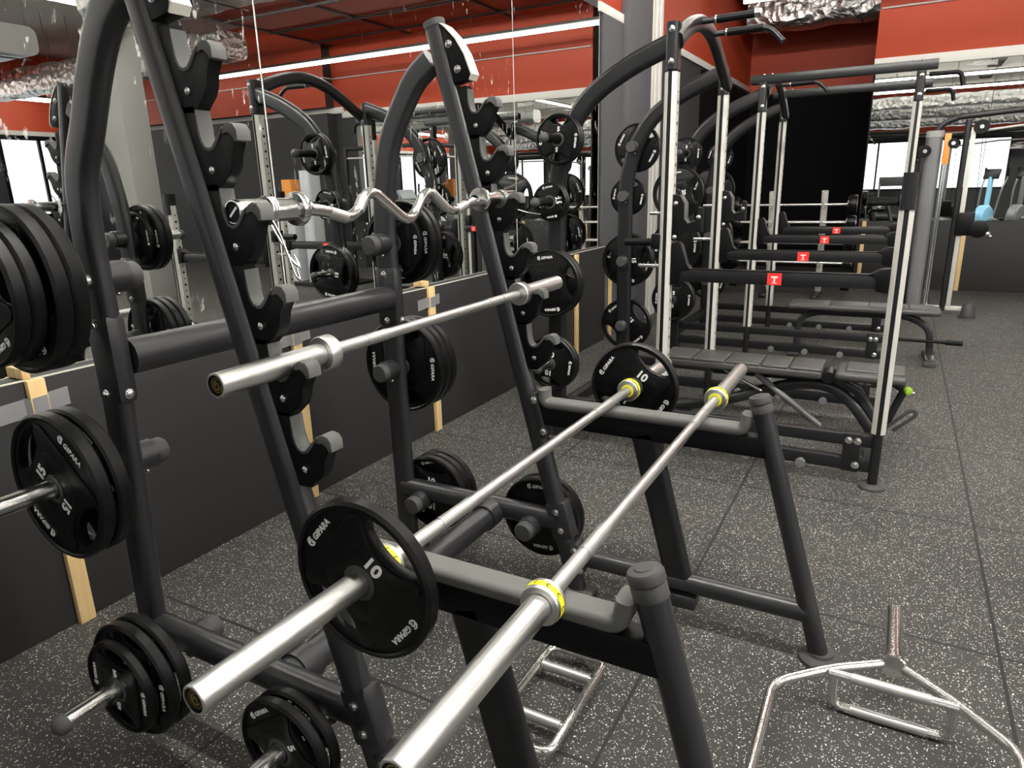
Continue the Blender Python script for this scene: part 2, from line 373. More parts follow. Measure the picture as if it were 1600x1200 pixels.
# back wall : mass with mirror at right, dark recess at left
BY = 11.12
bm = new(); box2(bm, -.50, 13.2, BY, 13.6, 0, ZC); struct('wall_back', bm, DGREY)
bm = new(); box2(bm, -2.6, -.50, 13.4, 13.6, 0, 2.93); struct('wall_back_recess', bm, BLKWALL)
bm = new(); box2(bm, -2.6, -.50, 13.4, 13.6, 2.93, ZC); struct('trim_4', bm, REDP)
bm = new(); box2(bm, -.515, -.499, BY-.0, 13.4, 0, 2.93); struct('trim_5', bm, BLKWALL)
bm = new(); box2(bm, -2.6, MX+.014, 10.0, 13.4, 0, 2.95); struct('trim_14', bm, BLKWALL)
bm = new(); box2(bm, -.52, 13.0, BY-.03, BY+.02, 3.02, ZC, .002); struct('trim_6', bm, REDP)
bm = new(); box2(bm, -.52, 4.75, BY-.045, BY+.02, 2.90, 3.02, .003); box2(bm, 4.7, 13.0, BY-.06, BY+.02, 2.99, 3.10, .003); struct('trim_7', bm, WHITEP)
bm = new(); box2(bm, -.50, 4.45, BY-.028, BY, 0, .92, .003); struct('baseboard_back', bm, KICK)
bm = new(); box2(bm, 4.95, 13.0, BY-.25, BY, 0, 2.99); box2(bm, 4.95, 13.0, BY-.25, BY, 3.10, ZC); struct('wall_back_pier', bm, DGREY)
bm = new(); box2(bm, 4.949, 13.0, BY-.262, BY-.25, 3.10, ZC); struct('trim_8', bm, REDP)
for i, (a, b) in enumerate(((-.49, .86), (.866, 2.6), (2.606, 4.44))):
    bm = new(); box2(bm, a, b, BY-.012, BY-.002, .925, 2.90); o = rebase(build('wall_mirror', bm, MIRROR, smooth=0), (a, BY, .925))
    tag(o, ['mirror panel on the back wall behind the cable machine', 'second mirror panel on the back wall, at the right photo edge', 'third mirror panel of the back wall, seen only in reflection'][i], 'mirror', 'mirror panels on the back wall')
t = thing('wooden_batten', 'yellow pine batten at the left edge of the back wall beside the fixed barbell rack', 'batten', (-.42, BY-.05, 0), 'battens on the back wall')
bm = new(); box2(bm, -.45, -.40, BY-.06, BY-.03, 0, .92, .002); build('strip', bm, WOOD, t)
t = thing('wooden_batten', 'yellow pine batten on the back kick panel behind the cable machine', 'batten', (.77, BY-.05, 0), 'battens on the back wall')
bm = new(); box2(bm, .745, .80, BY-.06, BY-.03, 0, .92, .002); build('strip', bm, WOOD, t)
# right wall with daylit windows, rear wall with windows
def window_wall(name, axis, pos, spans, z0, z1, a0, a1, wn):
    """axis 'x': wall at x=pos, spans along y"""
    bm = new(); cur = a0
    def bx(bm, u0, u1, za, zb, d0, d1):
        if axis == 'x': box2(bm, pos+d0, pos+d1, u0, u1, za, zb)
        else: box2(bm, u0, u1, pos+d0, pos+d1, za, zb)
    s = 1 if pos > 0 else -1
    bx(bm, a0, a1, 0, z0, 0, .2*s); bx(bm, a0, a1, z1, 3.02, 0, .2*s)
    for u0, u1 in spans:
        bx(bm, cur, u0, z0, z1, 0, .2*s); cur = u1
    bx(bm, cur, a1, z0, z1, 0, .2*s)
    struct(name, bm, DGREY)
    for u0, u1 in spans:
        wn[0] += 1
        fb = new()
        k = max(1, round((u1-u0)/1.1))
        for i in range(k+1):
            u = u0+(u1-u0)*i/k; bx(fb, u-.03, u+.03, z0, z1, -.03*s, .08*s)
        for z in (z0, z1): bx(fb, u0, u1, z-.03, z+.03, -.03*s, .08*s)
        w = struct('window_%d' % wn[0], fb, BLACK)
        pb = new(); bx(pb, u0, u1, z0, z1, .04*s, .05*s); build('pane', pb, WINDOWM, w)
WN = [0]
window_wall('wall_right', 'x', 13.0, [(-7.5, -4.8), (-4.2, -1.4), (-.8, 2.0), (2.6, 5.4), (6.0, 8.3), (8.9, 10.6)], 1.15, 2.88, -9.2, 11.2, WN)
window_wall('wall_rear', 'y', -9.0, [(-2.2, .2), (.8, 3.2), (3.8, 6.4), (7.0, 9.6), (10.2, 12.6)], 1.05, 2.80, -2.6, 13.0, WN)
bm = new(); box2(bm, 12.96, 13.2, -9.2, 11.2, 3.02, ZC); box2(bm, -2.6, 13, -9.2, -8.96, 3.02, ZC); struct('trim_9', bm, REDP)
bm = new(); box2(bm, 12.94, 13.0, -9, 11, 2.95, 3.05); box2(bm, -2.5, 13, -9, -8.94, 2.95, 3.05); struct('trim_10', bm, WHITEP)
# free-standing grey column
bm = new(); box2(bm, 4.62, 5.15, 6.42, 6.82, 0, ZC, .01); struct('column_grey', bm, GREYC)
bm = new(); box2(bm, 9.2, 9.8, 5.35, 5.9, 0, ZC, .01); struct('column_far', bm, GREYC)

# ------------------------------------------------------------------ ceiling services
def led(name, p0, p1, label, w=.055, m=LED):
    t = thing(name, label, 'ceiling light', ((p0[0]+p1[0])/2, (p0[1]+p1[1])/2, p0[2]+.07), 'linear ceiling lights')
    bm = new(); add_sweep(bm, [p0, p1], rrect(w, w*.8, w*.3), (0, 0, 1)); build('tube', bm, m, t)
    d = (Vector(p1)-Vector(p0)).normalized(); up = Vector((0, 0, w*.4+.018))
    bm = new(); add_sweep(bm, [Vector(p0)-d*.03+up, Vector(p1)+d*.03+up], rrect(.036, w*2.6, .004), (0, 0, 1)); build('housing', bm, DARKBEAM, t)  # housing shaped extra wide to block the tube's upward and sideways light
    bm = new(); n = 5
    for i in range(n):
        q = Vector(p0).lerp(Vector(p1), (i+.5)/n); add_cyl(bm, q+up, (q.x, q.y, ZC), .004, 6)
    build('hanger', bm, DARKBEAM, t)
led('linear_light', (-2.1, 10.3, 3.77), (9.0, 10.3, 3.77), 'long white linear light hanging in front of the back wall', .065, LED2)
for y, xe, l, m_ in ((-5.8, 5.0, 'behind the camera near the rear windows', LED2), (-2.4, 5.6, 'just behind the camera', LED2), (1.55, 5.6, 'right above the squat rack, the brightest one', LED),
                 (5.1, 2.4, 'over the gap between the cages', LED3), (7.2, 4.0, 'over the second cage rack', LED3)):
    led('linear_light', (-2.2, y, 4.25), (xe, y, 4.25), 'white linear light crossing the ceiling '+l, .08, m_)
led('linear_light', (6.4, -6.5, 4.4), (6.4, 7.6, 4.4), 'linear light running over the middle of the gym', .07, LED3)
led('linear_light', (11.8, -6.5, 3.62), (11.8, 10.0, 3.62), 'linear light along the window wall', .08, LED3)
def duct(name, p0, p1, w, h, label, m=FOIL, wob=.02):
    t = thing(name, label, 'duct', ((p0[0]+p1[0])/2, (p0[1]+p1[1])/2, p0[2]), 'ceiling ducts')
    bm = new(); P0, P1 = Vector(p0), Vector(p1); n = max(8, int((P1-P0).length/.25)); rnd = random.Random(len(label))
    pts = [P0.lerp(P1, i/n)+Vector((rnd.uniform(-wob, wob), rnd.uniform(-wob, wob), rnd.uniform(-wob, wob))) for i in range(n+1)]
    sc = [1+rnd.uniform(-wob, wob)*2 for _ in pts]
    add_sweep(bm, pts, rrect(h, w, min(w, h)*.3), (0, 0, 1), scale=sc); build('wrap', bm, m, t, smooth=60)
    bm = new()
    for i in range(1, n, 6):
        q = P0.lerp(P1, i/n)
        for s in (-1, 1):
            d = (P1-P0).normalized().cross(Vector((0, 0, 1)))*(w/2+.02)*s
            add_cyl(bm, q+d, (q.x+d.x, q.y+d.y, ZC), .005, 6)
        d = (P1-P0).normalized().cross(Vector((0, 0, 1)))*(w/2+.02)
        add_cyl(bm, q+d-Vector((0, 0, h/2+.02)), q-d-Vector((0, 0, h/2+.02)), .008, 6)
    build('hanger', bm, DARKBEAM, t)
    return t
duct('foil_duct', (-2.35, 12.2, 3.98), (-.56, 12.2, 3.98), .6, .55, 'foil wrapped duct crossing the dark recess near the ceiling')
duct('foil_duct', (.6, 6.35, 3.93), (4.4, 6.35, 3.93), .95, .40, 'wide foil wrapped duct crossing near the grey column')
duct('foil_duct', (3.9, 2.2, 4.15), (3.9, 5.4, 4.15), .45, .36, 'foil wrapped duct running towards the wide one')
duct('foil_duct', (8.0, 2.2, 4.1), (8.0, 6.7, 4.1), .5, .42, 'foil wrapped duct above the middle of the hall')
duct('foil_duct', (5.4, 9.2, 4.0), (12.4, 9.2, 4.0), .6, .45, 'foil wrapped duct in front of the far back wall')
duct('foil_duct', (5.6, 8.2, 3.62), (12.4, 8.2, 3.62), .4, .34, 'thinner foil wrapped duct in front of the far back wall')
duct('steel_duct', (5.4, 5.6, 3.55), (11.4, 5.6, 3.55), .6, .36, 'grey steel duct crossing towards the window wall', DUCTG, .002)
duct('steel_duct', (4.6, 2.9, 3.5), (11.4, 2.9, 3.5), .5, .35, 'grey steel duct crossing the hall level with the squat rack', DUCTG, .002)
duct('foil_duct', (-2.3, -5.2, 3.5), (11.4, -5.2, 3.5), .5, .4, 'foil wrapped duct crossing the hall behind the camera')
duct('foil_duct', (-2.3, -7.4, 3.35), (11.4, -7.4, 3.35), .4, .36, 'foil wrapped duct in front of the rear windows')
duct('foil_duct', (-2.3, -2.6, 3.6), (11.4, -2.6, 3.6), .5, .36, 'foil wrapped duct crossing just behind the camera')
bm = new()
for y in (-6.8, -3.5, .5, 6.6): box2(bm, -2.5, 13, y-.14, y+.14, ZC-.35, ZC)
struct('trim_11', bm, CEILM)
bm = new(); box2(bm, -2.5, 4.9, 7.9, BY-.03, 4.22, 4.26); struct('trim_12', bm, REDP)
bm = new()
for x in (-1.2, .9, 3.0, 4.88): box2(bm, x-.02, x+.02, 7.9, BY-.03, 4.19, 4.22)
for y in (8.6, 9.6, 10.6): box2(bm, -2.5, 4.9, y-.02, y+.02, 4.17, 4.2)
struct('trim_13', bm, DARKBEAM)
t = thing('cable_tray', 'dark perforated cable tray hanging below the ceiling', 'cable tray', (1.9, 2, 3.95))
bm = new(); box2(bm, 1.75, 2.05, -6, 9.5, 4.48, 4.49); box2(bm, 1.74, 1.76, -6, 9.5, 4.48, 4.56); box2(bm, 2.04, 2.06, -6, 9.5, 4.48, 4.56); build('channel', bm, DARKBEAM, t)
bm = new()
for y in (-5, -2, 1, 4, 7, 9): box2(bm, 1.735, 1.745, y, y+.01, 4.48, ZC); box2(bm, 2.055, 2.065, y, y+.01, 4.48, ZC)
build('hanger', bm, DARKBEAM, t)
# conduit on the red walls
bm = new(); add_tube(bm, [(-.5, BY-.05, 3.62), (4.9, BY-.05, 3.62), (4.94, BY-.28, 3.62), (12.8, BY-.28, 3.62)], .011, 8, (0, 0, 1)); o = rebase(build('conduit_pipe', bm, WHITEP), (4, BY-.05, 3.62)); tag(o, 'thin white conduit pipe running across the red back wall', 'pipe')

# ------------------------------------------------------------------ weight plates (axis along local Y)
XZ = Matrix(((1, 0, 0, 0), (0, 0, -1, 0), (0, 1, 0, 0), (0, 0, 0, 1)))     # XY plane -> XZ plane, +Z -> -Y
FLIP = Matrix.Rotation(PI, 4, 'Z')
PK = {'20': (.222, .048), '15': (.192, .038), '10': (.163, .034), '5': (.132, .029), '2.5': (.104, .025)}
PROTO = {}
def emblem(bm, M, r):
    """swirl mark in front of the word: two open arcs, one inside the other"""
    for (rr, a0, a1, w) in ((r, 1.0, 5.6, .16), (r*.52, -1.6, 3.4, .16)):
        n = 12; out = [(rr*math.cos(a0+(a1-a0)*i/n), rr*math.sin(a0+(a1-a0)*i/n)) for i in range(n+1)]
        inn = [((rr-r*w*2)*math.cos(a1-(a1-a0)*i/n), (rr-r*w*2)*math.sin(a1-(a1-a0)*i/n)) for i in range(n+1)]
        curve2d_bm(bm, [out+inn], .0006, 0, M)
def proto_plate(k):
    Rr, T = PK[k]; h = T/2
    bm = new()
    # body with two hand grips and the bore
    n = 40; outer = [((Rr-.006)*math.cos(2*PI*i/n), (Rr-.006)*math.sin(2*PI*i/n)) for i in range(n)]
    bore = circ(.030, 24)
    loops = [outer, bore]
    for s in (1, -1):
        g = []
        for i in range(13):
            a = -.56+1.12*i/12; g.append((Rr*.875*math.sin(a), s*Rr*.875*math.cos(a)))
        xe = Rr*.875*math.sin(.56); ye = Rr*.875*math.cos(.56)
        for i in range(1, 12):
            u = 1-2*i/12; g.append((xe*u, s*(ye-.02*Rr-(Rr*.20)*(1-u*u)**.6)))
        loops.append(g)
    curve2d_bm(bm, loops, h-.009, .003, XZ)
    # thick rim
    add_torus_ring(bm, [(-h+.004, Rr*.925), (-h, Rr*.945), (-h, Rr-.006), (-h+.006, Rr), (h-.006, Rr), (h, Rr-.006), (h, Rr*.945), (h-.004, Rr*.925)], (0, 0, 0), (0, 1, 0), 56)
    # raised centre field with straight flanks
    pan = [(-.60, -.60), (-.60, .60), (-.54, .68), (-.44, .66), (-.30, .53), (-.15, .475), (0, .46), (.15, .475), (.30, .53), (.44, .66), (.54, .68), (.60, .60), (.60, -.60),
           (.54, -.68), (.44, -.66), (.30, -.53), (.15, -.475), (0, -.46), (-.15, -.475), (-.30, -.53), (-.44, -.66), (-.54, -.68)]
    curve2d_bm(bm, [[(x*Rr, y*Rr) for x, y in pan], bore], h-.0035, .0025, XZ)
    # inner shield step
    sh = [(-.40, -.30), (-.40, .30), (-.30, .40), (-.16, .40), (-.08, .36), (.08, .36), (.16, .40), (.30, .40), (.40, .30), (.40, -.30), (.30, -.40), (.16, -.40), (.08, -.36), (-.08, -.36), (-.16, -.40), (-.30, -.40)]
    curve2d_bm(bm, [[(x*Rr, y*Rr) for x, y in sh], bore], h-.002, .0015, XZ)
    # swap the axis: curves are built around Y already by XZ
    bmesh.ops.remove_doubles(bm, verts=bm.verts, dist=1e-5)
    body = bpy.data.meshes.new('plate_body'); bm.to_mesh(body); bm.free()
    body.polygons.foreach_set('use_smooth', [True]*len(body.polygons)); body.set_sharp_from_angle(angle=math.radians(32)); body.materials.append(RUBBER)
    bm = new(); add_torus_ring(bm, [(-h-.0015, .0262), (-h-.0015, .036), (-h+.004, .0385), (h-.004, .0385), (h+.0015, .036), (h+.0015, .0262)], (0, 0, 0), (0, 1, 0), 32)
    bmesh.ops.recalc_face_normals(bm, faces=bm.faces)
    ring = bpy.data.meshes.new('hub_ring'); bm.to_mesh(ring); bm.free(); ring.polygons.foreach_set('use_smooth', [True]*len(ring.polygons)); ring.set_sharp_from_angle(angle=.5); ring.materials.append(CAPR)
    marks = []
    def mark(nm, fn):
        bm = new(); fn(bm); me = bpy.data.meshes.new(nm); bm.to_mesh(me); bm.free(); me.materials.append(WHITE); marks.append((nm, me))
    for side in (0, 1):
        S = Matrix.Rotation(PI*side, 4, 'Z')
        for rot in (0, 1):
            Q = Matrix.Rotation(PI*rot, 4, 'Y') @ S
            M = Q @ Matrix.Translation((0, -h-.0006, .0)) @ XZ
            num = .042 if k in ('20', '15', '10') else .032
            mark('number', lambda bm: text_bm(bm, k, num, M @ Matrix.Translation((0, .036+num*.52, 0)), .035))
            sz = .0180*(Rr/.165)**.7
            ML_ = Q @ Matrix.Translation((0, -h+.0053, 0)) @ XZ @ Matrix.Translation((-Rr*.775, .008, 0)) @ Matrix.Rotation(PI/2, 4, 'Z')
            mark('logo', lambda bm: (text_bm(bm, 'GIPARA', sz, ML_, .03, shear=.12, space=1.05), emblem(bm, ML_ @ Matrix.Translation((-sz*2.42, 0, 0)), sz*.56)))
    PROTO[k] = (body, ring, marks)
for k in PK: proto_plate(k)
def plate(k, pos, label, group=None, rot=0.0, tilt=0.0):
    body, ring, marks = PROTO[k]
    o = bpy.data.objects.new('weight_plate', body); C.objects.link(o); o.location = pos; o.rotation_euler = (tilt, rot, 0)
    tag(o, label, 'weight plate', group)
    for n, me in [('hub_ring', ring)]+marks:
        c = bpy.data.objects.new(n, me); C.objects.link(c); c.parent = o
    return o
ORD = {1: ['the only one'], 2: ['outer', 'inner'], 3: ['outermost', 'middle', 'innermost'], 4: ['outermost', 'second from outside', 'third from outside', 'innermost']}
def stack(x, y, z, dirn, kinds, where, rots=None, group=None, gap=.002, bore=.0262-.024):
    """plates on a peg along Y; kinds listed from the frame outwards; dirn -1 towards the camera"""
    cur = y; n = len(kinds)
    for i, k in enumerate(kinds):
        T = PK[k][1]; cur += dirn*(T/2+gap)
        o = ORD[n][n-1-i] if n > 1 else ''
        lab = ('%s black %s kg plate on %s' % (o, k, where)).strip()
        plate(k, (x, cur, z-bore), lab, group, (rots[i] if rots else random.uniform(-PI, PI)))
        cur += dirn*(T/2)
    return cur

# ------------------------------------------------------------------ squat rack
XC = lambda z: -.910-.262*z
def storage_peg(root, x, y0, dirn, z, L=.27, stub=.07, m=CHROME):
    """plate peg on one side of the tube (y0 = tube centre) and its capped stub on the other"""
    bm = new(); add_cyl(bm, (x, y0, z), (x, y0+dirn*L, z), .0235); 
    p = build('storage_peg', bm, m, root)
    bm = new(); add_lathe(bm, [(-.006, .0), (-.006, .0255), (.004, .0265), (.016, .023), (.024, .014), (.027, 0)], (x, y0+dirn*(L-.004), z), (0, dirn, 0), 24); build('end_cap', bm, CAPR, p)
    bm = new(); add_lathe(bm, [(0, .041), (stub, .041), (stub+.002, .0385), (stub+.004, .0385)], (x, y0, z), (0, -dirn, 0), 28)
    q = build('peg_sleeve', bm, FRAME, root)
    bm = new(); add_lathe(bm, [(stub+.002, 0), (stub+.002, .036), (stub+.03, .036), (stub+.036, .032), (stub+.037, 0)], (x, y0, z), (0, -dirn, 0), 28); build('end_cap', bm, CAPR, q)
    bm = new(); add_ball(bm, (x+.012, y0-dirn*(stub*.6), z-.041), .007, 10); build('bolt', bm, BOLT, q)
def bolt(root, p, axis, r=.012, name='bolt'):
    bm = new(); add_lathe(bm, [(0, r*1.35), (.002, r*1.35), (.003, r*1.0), (.006, r*.95), (.009, r*.55), (.0095, 0)], p, axis, 16); return build(name, bm, BOLT, root)
rack = thing('squat_rack', 'black squat rack with two leaning uprights of hooks and low bench arms', 'squat rack', (-.9, 1.575, 0))
HZ = [1.704, 1.550, 1.396, 1.231, 1.075, .917]
HOOK = [(-.03, .128), (-.03, .075), (-.026, .056), (-.018, .042), (-.004, .036), (.010, .039), (.022, .050), (.034, .066), (.046, .078), (.058, .082), (.072, .080), (.080, .070), (.079, .058), (.068, .050), (.060, .030), (.054, .006), (.046, -.012), (.030, -.026), (.012, -.036), (.008, -.044), (-.0265, -.044), (-.0715, .128)]
LIN = [(-.03, .118), (-.03, .075), (-.026, .056), (-.018, .042), (-.004, .036), (.010, .039), (.022, .050), (.034, .066), (.046, .078)]
def offset_strip(path, d):
    out = []
    for i, (x, z) in enumerate(path):
        a = path[max(0, i-1)]; b = path[min(len(path)-1, i+1)]; tx, tz = b[0]-a[0], b[1]-a[1]; l = math.hypot(tx, tz); out.append((x-tz/l*d, z+tx/l*d))
    return path+out[::-1]
for Y, nx in ((1.02, 0), (2.13, 1)):
    # leaning upright
    bm = new(); add_sweep(bm, [(XC(.03)-.005, Y, .03), (XC(2.03)-.005, Y, 2.03)], rrect(.060, .071, .028, 6), (0, 1, 0)); up = build('upright', bm, FRAME, rack)
    bm = new(); add_sweep(bm, [(XC(2.025)-.005, Y, 2.025), (XC(2.045)-.005, Y, 2.045)], rrect(.063, .074, .028, 6), (0, 1, 0)); build('end_cap', bm, CAPR, up)
    bm = new(); add_box(bm, (XC(0)-.0, Y, .016), (.115, .085, .032), .012); build('foot', bm, CAPR, rack)
    # hook back rail
    bm = new(); add_prism(bm, [(XC(.90)+.026, .90), (XC(.90)+.052, .90), (XC(1.83)+.052, 1.83), (XC(1.83)+.026, 1.83)], Y-.008, Y+.008, .002); build('hook_rail', bm, FRAME, rack)
    for z in HZ:
        bx = XC(z)+.068
        bm = new(); add_prism(bm, [(bx+u, z+v) for u, v in HOOK], Y-.015, Y+.015, .003); hk = build('bar_hook', bm, BLACK, rack)
        bm = new(); add_prism(bm, [(bx+u, z+v) for u, v in offset_strip(LIN, .005)], Y-.0180, Y+.0180, .002); build('liner', bm, LINER, hk)
        bm = new(); add_prism(bm, [(bx+u, z+v) for u, v in ((.040, .068), (.048, .084), (.060, .089), (.076, .086), (.085, .074), (.085, .054), (.075, .052), (.070, .068), (.060, .074), (.048, .066))], Y-.0185, Y+.0185, .003); build('tip_cap', bm, LINER, hk)
        bm = new(); add_lathe(bm, [(0, .0085), (.005, .0082), (.0075, .005), (.008, 0)], (bx, Y-.0148, z), (0, -1, 0), 12); build('bolt', bm, BOLT, hk)
    # top cover plate with pale edge
    cov = [(XC(1.84)+.026, 1.84), (XC(1.84)+.085, 1.85), (XC(1.84)+.096, 1.865), (XC(1.93)+.094, 1.93), (XC(1.98)+.075, 1.98), (XC(2.02)+.045, 2.02), (XC(2.03)+.028, 2.03)]
    bm = new(); add_prism(bm, cov, Y-.022, Y+.022, .004); cv = build('top_cover', bm, BLACK, rack)
    bm = new(); add_prism(bm, offset_strip(cov[1:], -.004), Y-.024, Y+.024, .0015); build('edge_strip', bm, CREAM, cv)
    for z, dx in ((1.885, .055), (1.965, .045)): bolt(cv, (XC(z)+dx, Y-.022, z), (0, -1, 0), .010)
    # rear column with the curved top
    rx = -1.756 if nx == 0 else -1.722
    rb = -1.81 if nx == 0 else -1.716
    cpath = spline([(rb, Y, .03), (rb+(rx-rb)*.5, Y, .6), (rx, Y, 1.15), (rx, Y, 1.40), (rx+.020, Y, 1.55), (-1.670, Y, 1.67), (-1.608, Y, 1.780), (-1.542, Y, 1.868), (-1.465, Y, 1.925)], 6)
    bm = new(); add_sweep(bm, cpath, rrect(.050, .092, .0245, 7), (0, 1, 0)); build('rear_column', bm, FRAME, rack)
    bm = new(); add_box(bm, (rb, Y, .016), (.16, .085, .032), .012); build('foot', bm, CAPR, rack)
    # rear column sleeve plate where the tie tube bolts on
    s = 1 if nx == 0 else -1
    bm = new(); add_box(bm, (rx, Y+s*.001, 1.10), (.100, .058, .24), .020); jp = build('joint_plate', bm, FRAME, rack)
    for z in (1.01, 1.19):
        bolt(jp, (rx, Y-.029, z), (0, -1, 0), .010)
    bolt(jp, (rx+.050, Y, 1.01), (1, 0, 0), .010)
    # lower brace, base tube, bench post, arm, centre column
    bm = new(); add_sweep(bm, [(rb, Y, .295), (-1.0, Y, .295)], rrect(.072, .080, .035, 7), (0, 1, 0)); lb = build('lower_brace', bm, FRAME, rack)
    bm = new(); add_box(bm, (XC(.295), Y, .30), (.085, .064, .15), .012, Matrix.Rotation(-.256, 3, 'Y')); jp = build('joint_plate', bm, FRAME, rack)
    bolt(jp, (XC(.29)+.01, Y-.033, .27), (0, -1, 0), .010); bolt(jp, (XC(.29)-.01, Y-.033, .34), (0, -1, 0), .010)
    bm = new(); add_sweep(bm, [(XC(.163)+.02, Y, .163), (-.118, Y, .163)], rrect(.064, .068, .031, 8), (0, 1, 0)); build('base_tube', bm, FRAME, rack)
    bm = new(); add_box(bm, (XC(.17)+.035, Y, .165), (.05, .07, .12), .01, Matrix.Rotation(-.256, 3, 'Y')); jp = build('joint_plate', bm, FRAME, rack); bolt(jp, (XC(.2)+.04, Y-.035, .20), (0, -1, 0), .011); bolt(jp, (XC(.13)+.045, Y-.035, .125), (0, -1, 0), .011)
    bm = new(); add_cyl(bm, (-.313, Y, .85), (-.077, Y, .03), .030, 28); fp = build('bench_post', bm, FRAME, rack)
    bm = new(); t = Vector((-.313+.077, 0, .82)).normalized(); add_lathe(bm, [(-.035, .0325), (-.012, .0325), (-.008, .030), (-.004, .0335), (.010, .0335), (.016, .030), (.018, .018), (.020, .017), (.0205, 0)], (-.313, Y, .85), t, 32); build('end_cap', bm, CAPR, fp)
    bm = new(); add_lathe(bm, [(0, .066), (.012, .066), (.020, .058), (.024, .040), (.034, .036), (.034, 0)], (-.068, Y, 0), (0, 0, 1), 32); build('foot', bm, CAPR, rack)
    bm = new(); box2(bm, XC(.70)+.02, -.27, Y-.026, Y+.026, .672, .738, .004); build('arm_beam', bm, BLACK, rack)
    bm = new(); add_box(bm, (XC(.70)+.028, Y, .705), (.03, .064, .17), .008, Matrix.Rotation(-.256, 3, 'Y')); jp = build('joint_plate', bm, FRAME, rack); bolt(jp, (XC(.66)+.04, Y-.032, .65), (0, -1, 0), .011); bolt(jp, (XC(.76)+.03, Y-.032, .765), (0, -1, 0), .011)
    sp = fillet([(-1.050, Y, .803), (-1.050, Y, .752), (-.352, Y, .752), (-.345, Y, .806)], .030, 6)
    bm = new(); add_sweep(bm, sp, rrect(.062, .034, .014, 5), (0, 1, 0)); build('arm_saddle', bm, SADDLE, rack)
    bm = new(); add_sweep(bm, [(-.675, Y, .69), (-.535, Y, .16)], rrect(.052, .098, .024, 6), (0, 1, 0)); build('centre_column', bm, FRAME2, rack)
    bm = new(); add_box(bm, (-.535, Y, .10), (.13, .07, .05), .01); build('joint_plate', bm, FRAME, rack)
    # storage pegs: outward
    d = -1 if nx == 0 else 1
    if nx == 0:
        storage_peg(rack, rx, Y, d, 1.305, .40); storage_peg(rack, -1.772, Y, d, .81, .52); storage_peg(rack, -1.66, Y, d, .265, .345); storage_peg(rack, -1.13, Y, d, .25, .30)
    else:
        storage_peg(rack, rx, Y, d, 1.305, .30); storage_peg(rack, rx, Y, d, .81, .30); storage_peg(rack, -1.61, Y, d, .265, .25); storage_peg(rack, -1.10, Y, d, .265, .22)
# tie tubes between the two frames
bm = new(); add_sweep(bm, [(-1.735, 1.05, 1.10), (-1.712, 2.10, 1.10)], rrect(.094, .094, .045, 6), (0, 0, 1)); build('tie_tube', bm, FRAME, rack)
bm = new(); add_sweep(bm, [(-1.27, 1.0, .285), (-1.27, 2.15, .285)], rrect(.088, .088, .042, 6), (0, 0, 1)); build('tie_tube', bm, FRAME, rack)
for ya in (1.06, 2.03):
    bm = new(); add_cyl(bm, (-1.27, ya, .285), (-1.27, ya+.06, .285), .052); build('tie_collar', bm, FRAME, rack)

SQ = 'plates on the squat rack pegs'
w = 'upper peg of the near squat rack frame'
stack(-1.75, .889, 1.305, -1, ['15', '15', '10', '10'], w, [2.6, 1.25, .4, 1.1], SQ, .0005)
w = 'middle peg of the near squat rack frame'
stack(-1.772, .920, .81, -1, ['15', '15'], w, [.2, -.85], SQ, .009)
w = 'lowest rear peg of the near squat rack frame'
stack(-1.66, .930, .265, -1, ['10', '10', '5'], w, [1.8, .1, .12], SQ, .006)
w = 'low front peg beside the near upright foot'
stack(-1.13, .945, .25, -1, ['5', '5'], w, [1.9, .95], SQ, .008)
w = 'upper peg behind the far squat rack column'
stack(-1.72, 2.165, 1.305, 1, ['5', '10', '10'], w, [.05, 0, .7], SQ, .004)
w = 'middle peg behind the far squat rack column'
stack(-1.72, 2.165, .81, 1, ['15', '15', '15'], w, [0.02, .6, 1.5], SQ, .004)
w = 'low rear peg of the far squat rack frame'
stack(-1.61, 2.165, .265, 1, ['10', '10', '10'], w, [.03, 1.3, .5], SQ, .003)
w = 'low front peg of the far squat rack frame'
stack(-1.10, 2.165, .265, 1, ['10', '10'], w, [1.5, .4], SQ, .003)

